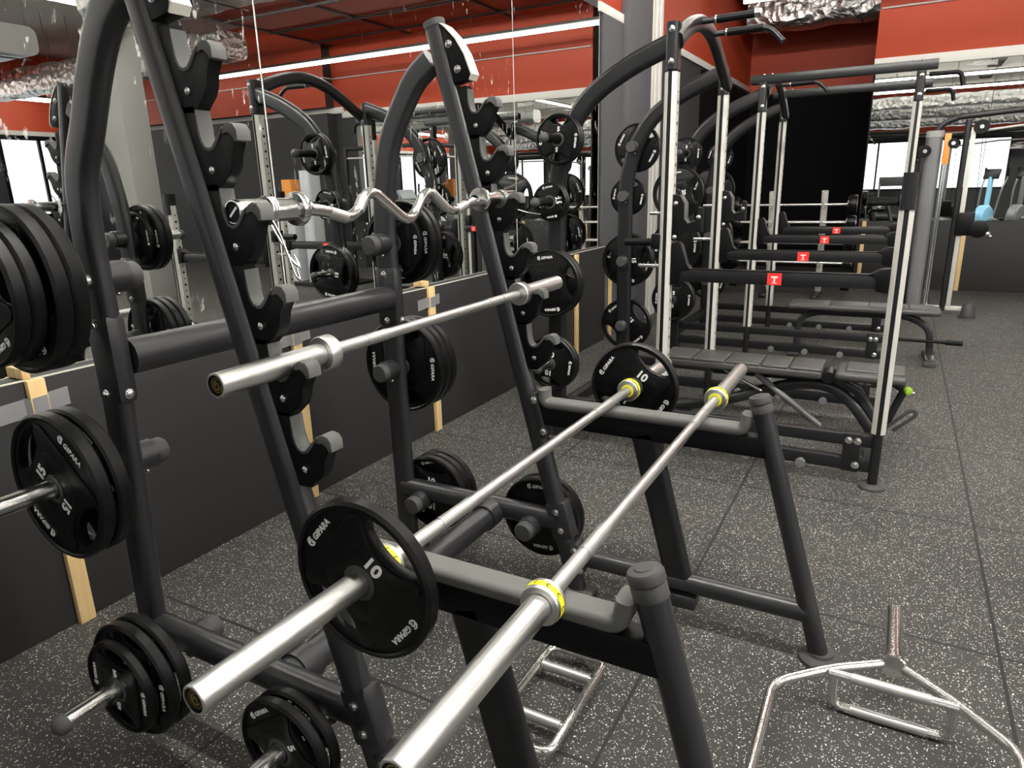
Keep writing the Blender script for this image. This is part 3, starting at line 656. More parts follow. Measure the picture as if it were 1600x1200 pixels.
# ------------------------------------------------------------------ barbells
def barbell(label, A, B, half_sleeve, r_shaft=.0145, ring=None, yel=False, grip=True, group='straight barbells on the squat rack'):
    """straight bar, A near end, B far end"""
    A, B = Vector(A), Vector(B); d = (B-A).normalized(); Ln = (B-A).length
    t = thing('barbell', label, 'barbell', ((A+B)/2-Vector((0, 0, .025)))[:], group)
    s = half_sleeve; cl = .03
    bm = new(); add_cyl(bm, A+d*(s-.01), B-d*(s-.01), r_shaft, 28); build('shaft', bm, STEEL, t)
    if grip:
        a, b = s+cl+.012, Ln-s-cl-.012; L = b-a
        for u0, u1 in ((a, a+.115*L), (a+.122*L, a+.215*L), (b-.215*L, b-.122*L), (b-.115*L, b)):
            bm = new(); add_cyl(bm, A+d*u0, A+d*u1, r_shaft+.0012, 28); build('knurled_grip', bm, KNURL, t)
    for E_, q in ((A, d), (B, -d)):
        bm = new(); add_lathe(bm, [(0, .0205), (0, .0235), (.0015, .025), (s-.002, .025), (s-.002, .027), (s, .0285)], E_, q, 40, close=False); sl = build('sleeve', bm, STEEL, t)
        bm = new(); add_lathe(bm, [(s-.004, .026), (s-.004, .0375), (s-.001, .0395), (s+cl-.003, .0395), (s+cl, .037), (s+cl, .0145)], E_, q, 40, close=False); cb = build('collar', bm, STEEL, t)
        if yel:
            bm = new(); add_torus_ring(bm, [(s+.004, .0392), (s+.004, .0402), (s+.018, .0402), (s+.018, .0392)], E_, q, 40); build('ring', bm, YEL, cb)
            bm = new(); add_torus_ring(bm, [(s+cl-.002, .016), (s+cl-.002, .023), (s+cl+.0015, .023), (s+cl+.0015, .016)], E_, q, 32); build('bushing', bm, YEL, cb)
            bm = new(); q2 = q.to_track_quat('Z', 'Y').to_matrix().to_4x4()
            for k_ in range(10):
                a_ = 2*PI*k_/10; M = Matrix.Translation(E_+q*(s+.011)) @ q2 @ Matrix.Rotation(a_, 4, 'Z') @ Matrix.Translation((.0403, 0, 0)) @ Matrix.Rotation(PI/2, 4, 'Y') @ Matrix.Rotation(PI/2, 4, 'Z')
                curve2d_bm(bm, [[(.0045*math.cos(1+4.4*i/8), .0045*math.sin(1+4.4*i/8)) for i in range(9)]+[(.0028*math.cos(5.4-4.4*i/8), .0028*math.sin(5.4-4.4*i/8)) for i in range(9)]], .0003, 0, M)
            build('ring_mark', bm, BLACK, cb)
        bm = new(); add_lathe(bm, [(.004, 0), (.004, .0208)], E_, q, 32, close=False); ec = build('end_plug', bm, BLACK, sl)
        bm = new()
        add_torus_ring(bm, [(.0035, .0135), (.0035, .0150), (.0028, .0150), (.0028, .0135)], E_, q, 28)
        M = Matrix.Translation(E_+q*.0033) @ (-q).to_track_quat('Z', 'Y').to_matrix().to_4x4() @ Matrix.Rotation(.6, 4, 'Z')
        for rr, a0, a1 in ((.0105, .9, 5.4), (.0055, -1.6, 3.2)):
            curve2d_bm(bm, [[(rr*math.cos(a0+(a1-a0)*i/10), rr*math.sin(a0+(a1-a0)*i/10)) for i in range(11)]+[((rr-.003)*math.cos(a1-(a1-a0)*i/10), (rr-.003)*math.sin(a1-(a1-a0)*i/10)) for i in range(11)]], .0002, 0, M)
        build('end_mark', bm, GOLD, ec)
    return t
ZB = .7855
barbell('long silver barbell on the bench arms carrying a 10 kg plate at each end', (-.829, .505, ZB+.004), (-.776, 2.705, ZB+.004), .415, yel=True)
barbell('long silver barbell lying bare on the bench arms, with yellow collar rings', (-.484, .535, ZB), (-.484, 2.735, ZB), .415, yel=True)
barbell('shorter silver barbell across the fifth pair of rack hooks', (-1.112, .832, 1.150), (-1.112, 2.370, 1.150), .285, r_shaft=.0135)
plate('10', (-.8205, .876, ZB+.003), 'black 10 kg plate on the near end of the loaded barbell', 'plates on the loaded barbell', .72)
plate('10', (-.7845, 2.333, ZB+.003), 'black 10 kg plate on the far end of the loaded barbell', 'plates on the loaded barbell', .62)
# cambered curl bar with spring clips
ez = thing('curl_bar', 'short chrome cambered curl bar across the third pair of rack hooks', 'curl bar', (-1.205, 1.6, 1.44))
EX, EZ_ = -1.208, 1.466
pts = [(EX, 1.17, EZ_), (EX, 1.255, 1.462), (EX, 1.375, 1.431), (EX, 1.437, 1.512), (EX, 1.607, 1.408), (EX, 1.692, 1.508), (EX, 1.815, 1.429), (EX, 1.93, 1.460), (EX, 2.01, EZ_)]
fp_ = fillet(pts, .052, 8)
bm = new(); add_tube(bm, fp_, .0142, 20, (0, 0, 1)); build('shaft', bm, CHROME, ez)
for (a, b) in ((pts[1], pts[2]), (pts[2], pts[3]), (pts[5], pts[6]), (pts[6], pts[7])):
    a, b = Vector(a), Vector(b); u = (b-a).normalized(); bm = new(); add_cyl(bm, a+u*.030, b-u*.034, .0152, 24); build('knurled_grip', bm, KNURL, ez)
for y0, s, y1 in ((1.005, 1, 1.19), (2.215, -1, 1.985)):
    L = abs(y1-y0)
    bm = new(); add_lathe(bm, [(0, .0215), (0, .024), (.0015, .025), (L, .025)], (EX, y0, EZ_), (0, s, 0), 40, close=False); sl = build('sleeve', bm, CHROME, ez)
    bm = new(); add_lathe(bm, [(L-.018, .025), (L-.016, .036), (L-.010, .0385), (L, .0385), (L+.004, .036), (L+.006, .02), (L+.03, .019), (L+.03, .014)], (EX, y0, EZ_), (0, s, 0), 40, close=False); build('collar', bm, CHROME, ez)
    bm = new(); add_lathe(bm, [(.003, 0), (.003, .0216)], (EX, y0, EZ_), (0, s, 0), 32, close=False); ep = build('end_plug', bm, BLACK, sl)
    bm = new(); add_box(bm, (EX, y0+s*.0022, EZ_), (.030, .0012, .005), 0, Matrix.Rotation(-.7, 3, 'Y')); build('end_mark', bm, BOLT, ep)
    # spring clip
    sc = thing('spring_clip', 'wire spring clip on the %s sleeve of the curl bar' % ('near' if s > 0 else 'far'), 'spring clip', (EX, y0+s*.09, EZ_-.05), 'spring clips on the curl bar')
    P = []; n = 60
    for i in range(n+1):
        a = 2*PI*2.6*i/n; P.append((EX+.0282*math.cos(a-.8), y0+s*(.085+.018*i/n), EZ_+.0282*math.sin(a-.8)))
    bm = new(); add_tube(bm, P, .003, 8, (0, 1, 0)); build('coil', bm, CHROME, sc)
    for j, e in ((0, P[0]), (1, P[-1])):
        e = Vector(e)
        if s > 0: ends = [e, e+Vector((.012, .008, -.035)), e+Vector((.028+.014*j, .022+.01*j, -.12)), e+Vector((.034+.022*j, .03+.012*j, -.135)), e+Vector((.030+.012*j, .026+.012*j, -.105))]
        else: ends = [e, e+Vector((.02, .0, (.012 if j else -.012))), e+Vector((.075, .02, (.036 if j else -.03))), e+Vector((.115, .03, (.05 if j else -.036)))]
        bm = new(); add_tube(bm, fillet(ends, .015, 4), .0028, 8, (0, 1, 0)); build('clip_leg', bm, CHROME, sc)
# trap bar on the floor, standing on its raised handles
tb = thing('trap_bar', 'chrome trap bar lying on the speckled floor at the lower right', 'trap bar', (.125, 1.6, 0))
ZT = .12
for sgn in (1, -1):
    f = lambda y: 1.43+sgn*(y-1.43)
    hexp = [(-.172, f(1.43), ZT), (-.172, f(1.80), ZT), (-.03, f(1.935), ZT), (.098, f(2.022), ZT)]
    bm = new(); add_tube(bm, fillet(hexp, .05, 6), .0145, 18, (0, 0, 1)); build('frame_tube', bm, CHROME, tb)
    hexp = [(.41, f(1.43), ZT), (.41, f(1.80), ZT), (.28, f(1.93), ZT), (.158, f(2.022), ZT)]
    bm = new(); add_tube(bm, fillet(hexp, .05, 6), .0145, 18, (0, 0, 1)); build('frame_tube', bm, CHROME, tb)
    hy = f(1.915)
    bm = new(); add_cyl(bm, (-.035, hy, ZT), (.285, hy, ZT), .0135); h1 = build('handle', bm, CHROME, tb)
    bm = new(); add_cyl(bm, (.025, hy, ZT), (.222, hy, ZT), .0155); build('knurled_grip', bm, KNURL, h1)
    bm = new(); add_tube(bm, fillet([(-.02, hy, ZT), (-.02, hy, .0155), (.275, hy, .0155), (.275, hy, ZT)], .035, 6), .0135, 18, (0, 1, 0)); h2 = build('handle', bm, CHROME, tb)
    bm = new(); add_cyl(bm, (.03, hy, .0155), (.222, hy, .0155), .0155); build('knurled_grip', bm, KNURL, h2)
    bm = new(); add_lathe(bm, [(-.010, 0), (-.010, .034), (-.006, .038), (.004, .038), (.008, .034), (.008, .0265), (.055, .0265), (.055, .0245), (.30, .0245), (.303, .022), (.303, 0)], (.128, f(2.030), ZT), (0, sgn, 0), 36); build('sleeve', bm, CHROME, tb)
# hammer curl bar on the floor under the bench arms
hb = thing('hammer_bar', 'chrome hammer curl bar frame on the floor under the bench arm', 'hammer bar', (-.755, 1.54, 0))
loop = fillet([(-.755, 1.752, .045), (-.663, 1.752, .045), (-.663, 1.338, .045), (-.85, 1.338, .045), (-.85, 1.752, .045), (-.755, 1.752, .045)], .04, 6)
bm = new(); add_tube(bm, loop, .0135, 16, (0, 0, 1)); build('frame_tube', bm, CHROME, hb)
for y in (1.655, 1.443):
    bm = new(); add_cyl(bm, (-.85, y, .045), (-.663, y, .045), .012); h = build('handle', bm, CHROME, hb)
    bm = new(); add_cyl(bm, (-.835, y, .045), (-.678, y, .045), .0155); build('knurled_grip', bm, KNURL, h)
for s, y in ((1, 1.752), (-1, 1.338)):
    bm = new(); add_lathe(bm, [(0, .018), (.02, .018), (.02, .030), (.03, .032), (.038, .030), (.038, .0245), (.24, .0245), (.242, .022), (.242, 0)], (-.755, y, .045), (0, s, 0), 32); build('sleeve', bm, CHROME, hb)
sc = thing('spring_clip', 'spring clip on the hammer bar sleeve beyond the chrome frame', 'spring clip', (-.755, 1.82, .015))
P = [(-.755+.028*math.cos(2*PI*2.5*i/50), 1.805+.03*i/50, .045+.028*math.sin(2*PI*2.5*i/50)) for i in range(51)]
bm = new(); add_tube(bm, P, .003, 8, (0, 1, 0)); build('coil', bm, GOLD, sc)
bm = new(); add_tube(bm, [P[0], (-.71, 1.80, .085), (-.68, 1.81, .095)], .003, 8, (0, 1, 0)); build('clip_leg', bm, CHROME, sc)
bm = new(); add_tube(bm, [P[-1], (-.70, 1.85, .055), (-.665, 1.86, .06)], .003, 8, (0, 1, 0)); build('clip_leg', bm, CHROME, sc)

# ------------------------------------------------------------------ cage racks
PX, FX, RX = -1.07, .025, -1.712
def cage_post(root, x, y, z0, z1, zl0, zl1, topbox):
    bm = new(); add_sweep(bm, [(x, y, z0), (x, y, z1)], rrect(.046, .072, .016, 4), (1, 0, 0)); p = build('post', bm, FRAME2, root)
    for s in (1, -1):
        sec = [(s*.0245, -.022), (s*.0095, -.040), (s*.0110, -.043), (s*.0315, -.024), (s*.0315, .024), (s*.0110, .043), (s*.0095, .040), (s*.0245, .022)]
        bm = new(); add_prism(bm, [(x+a, y+b) for a, b in sec], zl0, zl1, 0, 'xy'); q = build('scale_plate', bm, LIGHTP, p)
        bm = new(); z = zl0+.06; i = 0
        while z < zl1-.04:
            add_cyl(bm, (x+s*.0305, y+.004, z), (x+s*.0319, y+.004, z), .0105 if i % 2 else .006, 10); z += .05; i += 1
        o = build('hole_row', bm, BLACK, q)
    if topbox:
        bm = new(); add_sweep(bm, [(x, y, topbox[0]), (x, y, topbox[1])], rrect(.062, .09, .02, 4), (1, 0, 0)); c = build('post_cap', bm, FRAME2, p)
        for z in ((topbox[0]+.035, topbox[1]-.035) if topbox[1] > 1.8 else ()): bolt(c, (x+.004, y-.045, z), (0, -1, 0), .011)
    return p
def pin(root, x0, x1, y, z):
    bm = new(); add_cyl(bm, (x0, y, z), (x1, y, z), .0095, 12); build('pin', bm, BOLT, root)
def cage(y0, y1, label, tall, grp):
    r = thing('cage_rack', label, 'cage rack', (-.85, (y0+y1)/2, 0), grp)
    for i, Y in enumerate((y0, y1)):
        d = -1 if i == 0 else 1
        # curved rear column
        path = spline([(RX, Y, .02), (RX, Y, .7), (RX, Y, 1.25), (-1.705, Y, 1.50), (-1.655, Y, 1.72), (-1.57, Y, 1.88), (-1.46, Y, 1.985), (-1.28, Y, 2.085), (PX, Y, 2.165)], 6)
        bm = new(); add_sweep(bm, path, rrect(.06, .105, .028, 6), (0, 1, 0)); build('curved_column', bm, FRAME2, r)
        bm = new(); add_lathe(bm, [(0, .07), (.014, .07), (.022, .05), (.022, 0)], (RX, Y, 0), (0, 0, 1), 24); build('foot', bm, CAPR, r)
        cage_post(r, PX, Y, .03, 2.25 if i == 0 else 2.2, .28, 2.03, (2.04, 2.255) if i == 0 else (2.03, 2.13))
        if tall: cage_post(r, FX, Y, .03, 2.22, .28, 2.03, (2.04, 2.24))
        else: cage_post(r, FX, Y, .03, 1.50, .295, 1.43, (1.36, 1.52))
        bm = new(); add_lathe(bm, [(0, .062), (.012, .062), (.02, .056), (.026, .045), (.03, .036), (.03, 0)], (FX, Y, 0), (0, 0, 1), 28); build('foot', bm, CAPR, r)
        bm = new(); add_lathe(bm, [(0, .062), (.012, .062), (.02, .056), (.026, .045), (.03, 0)], (PX, Y, 0), (0, 0, 1), 28); build('foot', bm, CAPR, r)
        # two base beams with band knobs
        bm = new(); box2(bm, RX, FX, Y-.025, Y+.025, .215, .275, .004); build('base_beam', bm, FRAME2, r)
        bm = new(); box2(bm, RX, FX, Y-.025, Y+.025, .085, .150, .004); bb = build('base_beam', bm, FRAME2, r)
        for x in (-.85, -.58, -.31):
            bm = new(); add_lathe(bm, [(0, .012), (.035, .012), (.036, .024), (.05, .026), (.058, .022), (.06, 0)], (x, Y-.025, .105), (0, -1, 0), 20); build('band_peg', bm, GREYM, bb)
        bm = new(); box2(bm, FX-.15, FX-.07, Y-.029, Y+.029, .08, .28, .004); gp = build('joint_plate', bm, FRAME2, r)
        for x, z in ((FX-.125, .245), (FX-.085, .245), (FX-.085, .118)): bolt(gp, (x, Y-.029, z), (0, -1, 0), .014)
        # plate pegs
        for z in (1.745, 1.42, .97, .50):
            px = {1.745: -1.655}.get(z, RX); storage_peg(r, px, Y, d, z, .27, .05, CHROME if z < 1 else BLACK)
        if tall:
            bm = new(); box2(bm, PX-.10, FX+.10, Y-.035, Y+.035, 2.245, 2.31, .005); tb_ = build('top_beam', bm, FRAME2, r)
            for x in (PX, PX+.06, FX-.06, FX): bolt(tb_, (x, Y, 2.31), (0, 0, 1), .011)
            bm = new(); add_tube(bm, fillet([(FX+.05, Y+.03, 2.215), (FX+.25, Y+.03, 2.215), (FX+.27, Y+.03, 2.12)], .04, 5), .016, 14, (0, 1, 0)); build('pull_up_grip', bm, BLACK, r)
    # pull up arch between the posts with grips
    ap = spline([(PX+.02, y0, 2.17), (PX+.02, y0+.12, 2.235), (PX+.02, y0+.29, 2.295), (PX+.02, y0+.48, 2.325), (PX+.02, y0+.68, 2.30), (PX+.02, y0+.87, 2.225), (PX+.02, y1, 2.08)], 5)
    bm = new(); add_sweep(bm, ap, rrect(.055, .085, .025, 5), (1, 0, 0)); build('pull_up_arch', bm, FRAME2, r)
    for k, (ya, e) in enumerate(((y0+.36, 0), (y0+.62, 1))):
        zz = 2.315
        P = [(PX+.03, ya, zz), (PX+.33, ya, zz+.005)] if not e else [(PX+.03, ya, zz-.02), (PX+.34, ya, zz-.015), (PX+.42, ya-.02, zz-.10)]
        bm = new(); add_tube(bm, fillet(P, .05, 5), .015, 16, (0, 1, 0)); g = build('pull_up_grip', bm, FRAME2, r)
        bm = new(); add_cyl(bm, (PX+.12, ya, zz+(.002 if not e else -.018)), (PX+.31, ya, zz+(.005 if not e else -.015)), .020, 18); build('grip_sleeve', bm, BLACK, g)
        bm = new(); add_cyl(bm, (PX+.112, ya, zz+(.002 if not e else -.018)), (PX+.121, ya, zz+(.002 if not e else -.018)), .0205, 18); build('grip_ring', bm, BOLT, g)
        if not e:
            bm = new(); add_lathe(bm, [(0, .0), (0, .02), (.03, .022), (.034, .017), (.034, 0)], (PX+.31, ya, zz+.005), (1, 0, 0), 20); build('end_cap', bm, BOLT, g)
    # rear cross members
    for z in (.18,):
        xx = RX if z < 1 else -1.44
        bm = new(); box2(bm, xx-.03, xx+.03, y0, y1, z-.035, z+.035, .006); build('cross_beam', bm, FRAME2, r)
    return r
cage(3.65, 4.80, 'first cage rack beyond the squat rack, short front posts, bench inside', False, None)
cage(6.20, 7.35, 'second cage rack farther back with full height front posts and top beams', True, None)
def safety(Y, label, tall, first):
    z = 1.030
    s = thing('safety_arm', label, 'safety arm', ((PX+FX)/2, Y, z-.03), 'safety arms of the cage racks')
    bm = new(); box2(bm, PX+.055, FX-.045, Y-.024, Y+.024, z-.031, z+.031, .004); build('beam', bm, FRAME2, s)
    bm = new(); box2(bm, PX+.09, FX-.07, Y-.020, Y+.020, z+.031, z+.037, .001); build('top_pad', bm, BLACK, s)
    bm = new(); add_prism(bm, [(PX+.034, z-.05), (PX+.075, z-.05), (PX+.085, z+.03), (PX+.14, z+.035), (PX+.115, z+.06), (PX+.085, z+.16), (PX+.07, z+.175), (PX+.034, z+.165)], Y-.03, Y+.03, .004); build('bracket', bm, BLACK, s)
    bm = new(); add_prism(bm, [(FX-.034, z-.05), (FX-.085, z-.04), (FX-.085, z+.03), (FX-.12, z+.037), (FX-.075, z+.062), (FX-.034, z+.066)], Y-.032, Y+.032, .004); build('bracket', bm, BLACK, s)
    bm = new(); box2(bm, -.545, -.478, Y-.0256, Y-.0240, z-.029, z+.029); lb = build('warning_label', bm, RED, s)
    bm = new(); box2(bm, -.527, -.496, Y-.0262, Y-.0256, z+.006, z+.013); box2(bm, -.515, -.508, Y-.0262, Y-.0256, z-.014, z+.003); box2(bm, -.522, -.501, Y-.0262, Y-.0256, z-.021, z-.017); build('label_print', bm, WHITE, lb)
safety(3.65, 'nearest safety arm with red label, joining the short front post', 0, 1)
safety(4.80, 'second safety arm from the front, between the first cage posts', 0, 0)
safety(6.20, 'third safety arm from the front, near side of the second cage', 1, 0)
safety(7.35, 'farthest safety arm, far side of the second cage', 1, 0)
def jcup(Y, label, z=1.33):
    j = thing('bar_holder', label, 'bar holder', (PX+.06, Y, z-.12), 'bar holders on the cage posts')
    bm = new(); add_prism(bm, [(PX+.034, z-.12), (PX+.065, z-.12), (PX+.075, z-.075), (PX+.185, z-.075), (PX+.185, z+.045), (PX+.165, z+.05), (PX+.155, z-.02), (PX+.115, z-.035), (PX+.095, z-.01), (PX+.095, z+.07), (PX+.07, z+.11), (PX+.034, z+.115)], Y-.03, Y+.03, .004); build('bracket', bm, BLACK, j)
    bm = new(); add_prism(bm, offset_strip([(PX+.155, z-.018), (PX+.115, z-.033), (PX+.096, z-.008), (PX+.096, z+.068), (PX+.072, z+.108)], -.004), Y-.033, Y+.033, .001); build('liner', bm, LINER, j)
    for x, zz in ((PX+.05, z+.07), (PX+.05, z-.1), (PX+.17, z+.0)): bolt(j, (x, Y-.03, zz), (0, -1, 0), .009)
    bm = new(); add_cyl(bm, (PX-.03, Y, z+.02), (PX-.095, Y, z+.02), .009, 12); build('pin', bm, BOLT, j)
jcup(3.65, 'black bar holder on the near upright of the first cage')
jcup(4.80, 'black bar holder on the far upright of the first cage')
t = thing('dip_handle', 'short black handle pointing to the wall from the near cage upright', 'handle', (PX-.1, 3.65, 1.18))
bm = new(); add_cyl(bm, (PX-.06, 3.65, 1.20), (PX-.23, 3.65, 1.20), .021, 18); build('grip', bm, BLACK, t)
bm = new(); box2(bm, PX-.075, PX-.028, 3.61, 3.69, 1.165, 1.245, .006); build('bracket', bm, BLACK, t)
for y, z, l in ((3.65, 1.075, 'near'), (4.80, 1.13, 'far')):
    t = rebase(build('locking_pin', (lambda b: (add_cyl(b, (PX-.028, y, z), (PX-.15, y, z), .0105, 14), b)[1])(new()), BOLT), (PX-.09, y, z))
    tag(t, 'bright steel pin pointing to the wall from the %s first cage upright' % l, 'pin', 'pins on the first cage')
CG = 'plates on the cage rack pegs'
def cagestack(Y, d, lst, nm):
    for z, kinds, rots, w in lst:
        px = -1.655 if z > 1.7 else RX
        stack(px, Y+d*.038, z, d, kinds, w+' '+nm, rots, CG, .003)
cagestack(3.65, -1, [(1.745, ['5', '5'], [.3, .12], 'top peg'), (1.42, ['2.5', '2.5'], [.2, 1.4], 'second peg'), (.97, ['15', '15'], [.8, 1.45], 'third peg'), (.50, ['10', '10'], [.4, .15], 'lowest peg')], 'facing us on the first cage')
cagestack(4.80, 1, [(1.745, ['10'], [.5], 'top peg'), (1.42, ['5'], [.2], 'second peg'), (.97, ['15', '15'], [1.5, .4], 'third peg'), (.50, ['15'], [.9], 'lowest peg')], 'behind the far column of the first cage')
cagestack(6.20, -1, [(1.745, ['5'], [.05], 'top peg'), (1.42, ['20'], [1.45], 'second peg'), (.97, ['20'], [.03], 'third peg'), (.50, ['15', '15'], [.9, .03], 'lowest peg')], 'facing us on the second cage')
cagestack(7.35, 1, [(1.745, ['5'], [.3], 'top peg'), (1.42, ['20'], [.4], 'second peg'), (.97, ['20', '20'], [.2, .9], 'third peg'), (.50, ['15'], [.2], 'lowest peg')], 'behind the far column of the second cage')

# ------------------------------------------------------------------ benches
def pad(bm, x0, x1, y, w, z0, z1, r=.03):
    add_box(bm, ((x0+x1)/2, y, (z0+z1)/2), (x1-x0, w, z1-z0), r, None, 4)
b1 = thing('adjustable_bench', 'black padded adjustable bench standing inside the first cage', 'bench', (-.45, 4.28, 0))
BYc = 4.28
segs = [(-1.225, -1.035), (-1.03, -.835), (-.83, -.63), (-.625, -.47), (-.465, -.292)]
bm = new(); pad(bm, -1.225, -.292, BYc, .27, .398, .448, .018); bp = build('backrest', bm, LEATHER, b1)
for a, b in segs:
    bm = new(); pad(bm, a, b, BYc, .262, .437, .462, .011); build('cushion', bm, LEATHER, bp)
bm = new(); pad(bm, -.225, .135, BYc, .27, .40, .456, .027); st = build('seat', bm, LEATHER, b1)
bm = new(); pad(bm, -.175, .125, BYc, .20, .44, .472, .015); build('cushion', bm, LEATHER, st)
bm = new(); add_sweep(bm, spline([(-1.15, BYc, .10), (-.85, BYc, .175), (-.60, BYc, .275), (-.40, BYc, .335), (-.24, BYc, .325), (-.12, BYc, .24), (-.01, BYc, .10)], 6), rrect(.068, .068, .03, 6), (0, 1, 0)); build('arched_frame', bm, FRAME, b1)
bm = new(); add_sweep(bm, [(-.25, BYc, .39), (-.10, BYc, .32), (.05, BYc, .10)], rrect(.05, .05, .012, 3), (0, 1, 0)); build('seat_strut', bm, FRAME, b1)
bm = new(); add_cyl(bm, (-.66, BYc-.05, .38), (-.28, BYc-.05, .10), .018); build('brace', bm, GREYM, b1)
bm = new(); add_sweep(bm, [(-.92, BYc, .37), (-.33, BYc, .385)], rrect(.05, .05, .01, 3), (0, 1, 0)); build('back_support', bm, FRAME2, b1)
bm = new(); add_cyl(bm, (-.26, BYc-.07, .40), (-.26, BYc+.07, .40), .035); build('hinge', bm, FRAME2, b1)
bm = new(); add_cyl(bm, (-.85, BYc-.04, .38), (-.62, BYc-.04, .27), .010); build('ladder_rod', bm, BOLT, b1)
bm = new(); box2(bm, -.03, .05, BYc-.23, BYc+.23, .02, .09, .01); build('front_foot', bm, FRAME, b1)
bm = new(); box2(bm, -1.19, -1.11, BYc-.23, BYc+.23, .02, .09, .01); build('rear_foot', bm, FRAME, b1)
for x in (-1.15, .01):
    for s in (-1, 1):
        bm = new(); box2(bm, x-.045, x+.045, BYc+s*.23-.03, BYc+s*.23+.03, 0, .095, .012); build('rubber_foot', bm, CAPR, b1)
bm = new(); add_cyl(bm, (.13, BYc-.02, .345), (.18, BYc-.02, .345), .008); add_ball(bm, (.10, BYc-.12, .385), .001, 8); k = build('lock_pin', bm, BOLT, b1)
bm = new(); add_lathe(bm, [(0, .0), (0, .018), (.012, .024), (.03, .022), (.036, .012), (.036, 0)], (.135, BYc-.02, .36), (.6, -.8, 0), 16); build('lock_knob', bm, GREEN, b1)
bm = new(); add_sweep(bm, [(.06, BYc, .40), (.13, BYc-.01, .36), (.05, BYc, .12)], rrect(.05, .04, .01, 3), (0, 1, 0)); build('front_bracket', bm, FRAME2, b1)
bm = new(); add_tube(bm, fillet([(.07, BYc-.03, .14), (.17, BYc-.03, .25), (.20, BYc-.03, .25), (.20, BYc-.03, .22), (.10, BYc-.03, .12)], .02, 4), .010, 10, (0, 1, 0)); build('carry_handle', bm, CAPR, b1)
b2 = thing('flat_bench', 'black flat bench with rounded pad inside the second cage', 'bench', (-.2, 6.62, 0))
Yb = 6.62
bm = new(); add_box(bm, (-.20, Yb, .425), (1.17, .27, .05), .022, None, 4); fb_ = build('pad', bm, LEATHER, b2)
for a, b in ((-.74, -.45), (-.445, -.15), (-.145, .15), (.155, .345)):
    bm = new(); pad(bm, a, b, Yb, .235, .44, .458, .008); build('cushion', bm, LEATHER, fb_)
bm = new(); add_sweep(bm, fillet([(-.70, Yb, .05), (-.70, Yb, .30), (-.55, Yb, .375), (.16, Yb, .375), (.33, Yb, .28), (.345, Yb, .05)], .12, 7), rrect(.05, .055, .016, 4), (0, 1, 0)); build('arched_frame', bm, FRAME, b2)
for x in (-.70, .345):
    bm = new(); box2(bm, x-.035, x+.035, Yb-.22, Yb+.22, .012, .06, .01); build('cross_foot', bm, FRAME, b2)
    for s in (-1, 1):
        bm = new(); box2(bm, x-.05, x+.05, Yb+s*.21-.03, Yb+s*.21+.03, 0, .045, .01); build('rubber_foot', bm, CAPR, b2)
bm = new(); add_cyl(bm, (-.60, Yb-.1, .19), (.44, Yb-.1, .19), .013); build('side_rod', bm, BLACK, b2)
bm = new(); add_cyl(bm, (.44, Yb-.1, .19), (.56, Yb-.1, .19), .021); build('rod_grip', bm, BLACK, b2)
for x in (-.60, .345): 
    bm = new(); add_cyl(bm, (x, Yb-.10, .19), (x, Yb+.0, .19), .012); build('rod_bracket', bm, BLACK, b2)

# ------------------------------------------------------------------ fixed barbell rack in front of the dark recess
KY = 9.8
br = thing('barbell_rack', 'upright rack with two steel pillars holding fixed barbells before the black recess', 'barbell rack', (-1.2, KY, 0))
for x in (-1.49, -.86):
    bm = new(); add_sweep(bm, [(x, KY+.28, .05), (x, KY+.02, 1.36)], rrect(.075, .075, .015, 4), (1, 0, 0)); build('pillar', bm, LIGHTP, br)
    bm = new(); box2(bm, x-.04, x+.04, KY-.25, KY+.40, 0, .06, .01); build('foot_beam', bm, FRAME2, br)
    for z in (1.187, .967, .70, .45, .16):
        yy = KY+.28-.2*(z/1.36); bm = new(); add_tube(bm, [(x, yy+.03, z-.02), (x, yy-.22, z-.02), (x, yy-.24, z+.03)], .013, 8, (1, 0, 0)); build('cradle_arm', bm, LIGHTP, br)
bm = new(); box2(bm, -1.49, -.86, KY+.25, KY+.30, .10, .16, .005); build('cross_beam', bm, FRAME2, br)
def fixed_bar(z, dy, rw, label, L=1.30):
    yy = KY+.28-.2*(z/1.36)-dy; zc = z+.008
    t = thing('fixed_barbell', label, 'fixed barbell', (-1.2, yy, z-rw), 'fixed barbells on the upright rack')
    c = -1.225
    bm = new(); add_cyl(bm, (c-L/2, yy, zc), (c+L/2, yy, zc), .0145, 14); build('shaft', bm, STEEL, t)
    for s in (-1, 1):
        bm = new(); add_lathe(bm, [(-.10, 0), (-.10, rw*.94), (-.09, rw), (-.01, rw), (0, rw*.94), (0, .03), (.012, .028), (.012, 0)], (c+s*(L/2), yy, zc), (-s, 0, 0), 28); w_ = build('weight_head', bm, RUBBER, t)
        bm = new(); add_lathe(bm, [(.100, rw*.5), (.1025, rw*.5), (.1025, rw*.42), (.100, rw*.42)], (c+s*(L/2), yy, zc), (s, 0, 0), 24, close=False); add_torus_ring(bm, [(.0, rw*.86), (.003, rw*.86), (.003, rw*.8), (.0, rw*.8)], (c+s*(L/2), yy, zc), (-s, 0, 0), 24); build('head_ring', bm, BOLT, w_)
names = ['topmost', 'second level', 'third level', 'fourth level', 'lowest']
for i, (z, rw) in enumerate(((1.187, .115), (.967, .085), (.70, .075), (.45, .07), (.16, .065))):
    fixed_bar(z, .18, rw, '%s front fixed barbell of the rack before the black recess' % names[i])
    if i: fixed_bar(z, .02, min(rw, .07), '%s rear fixed barbell of the rack before the black recess' % names[i])

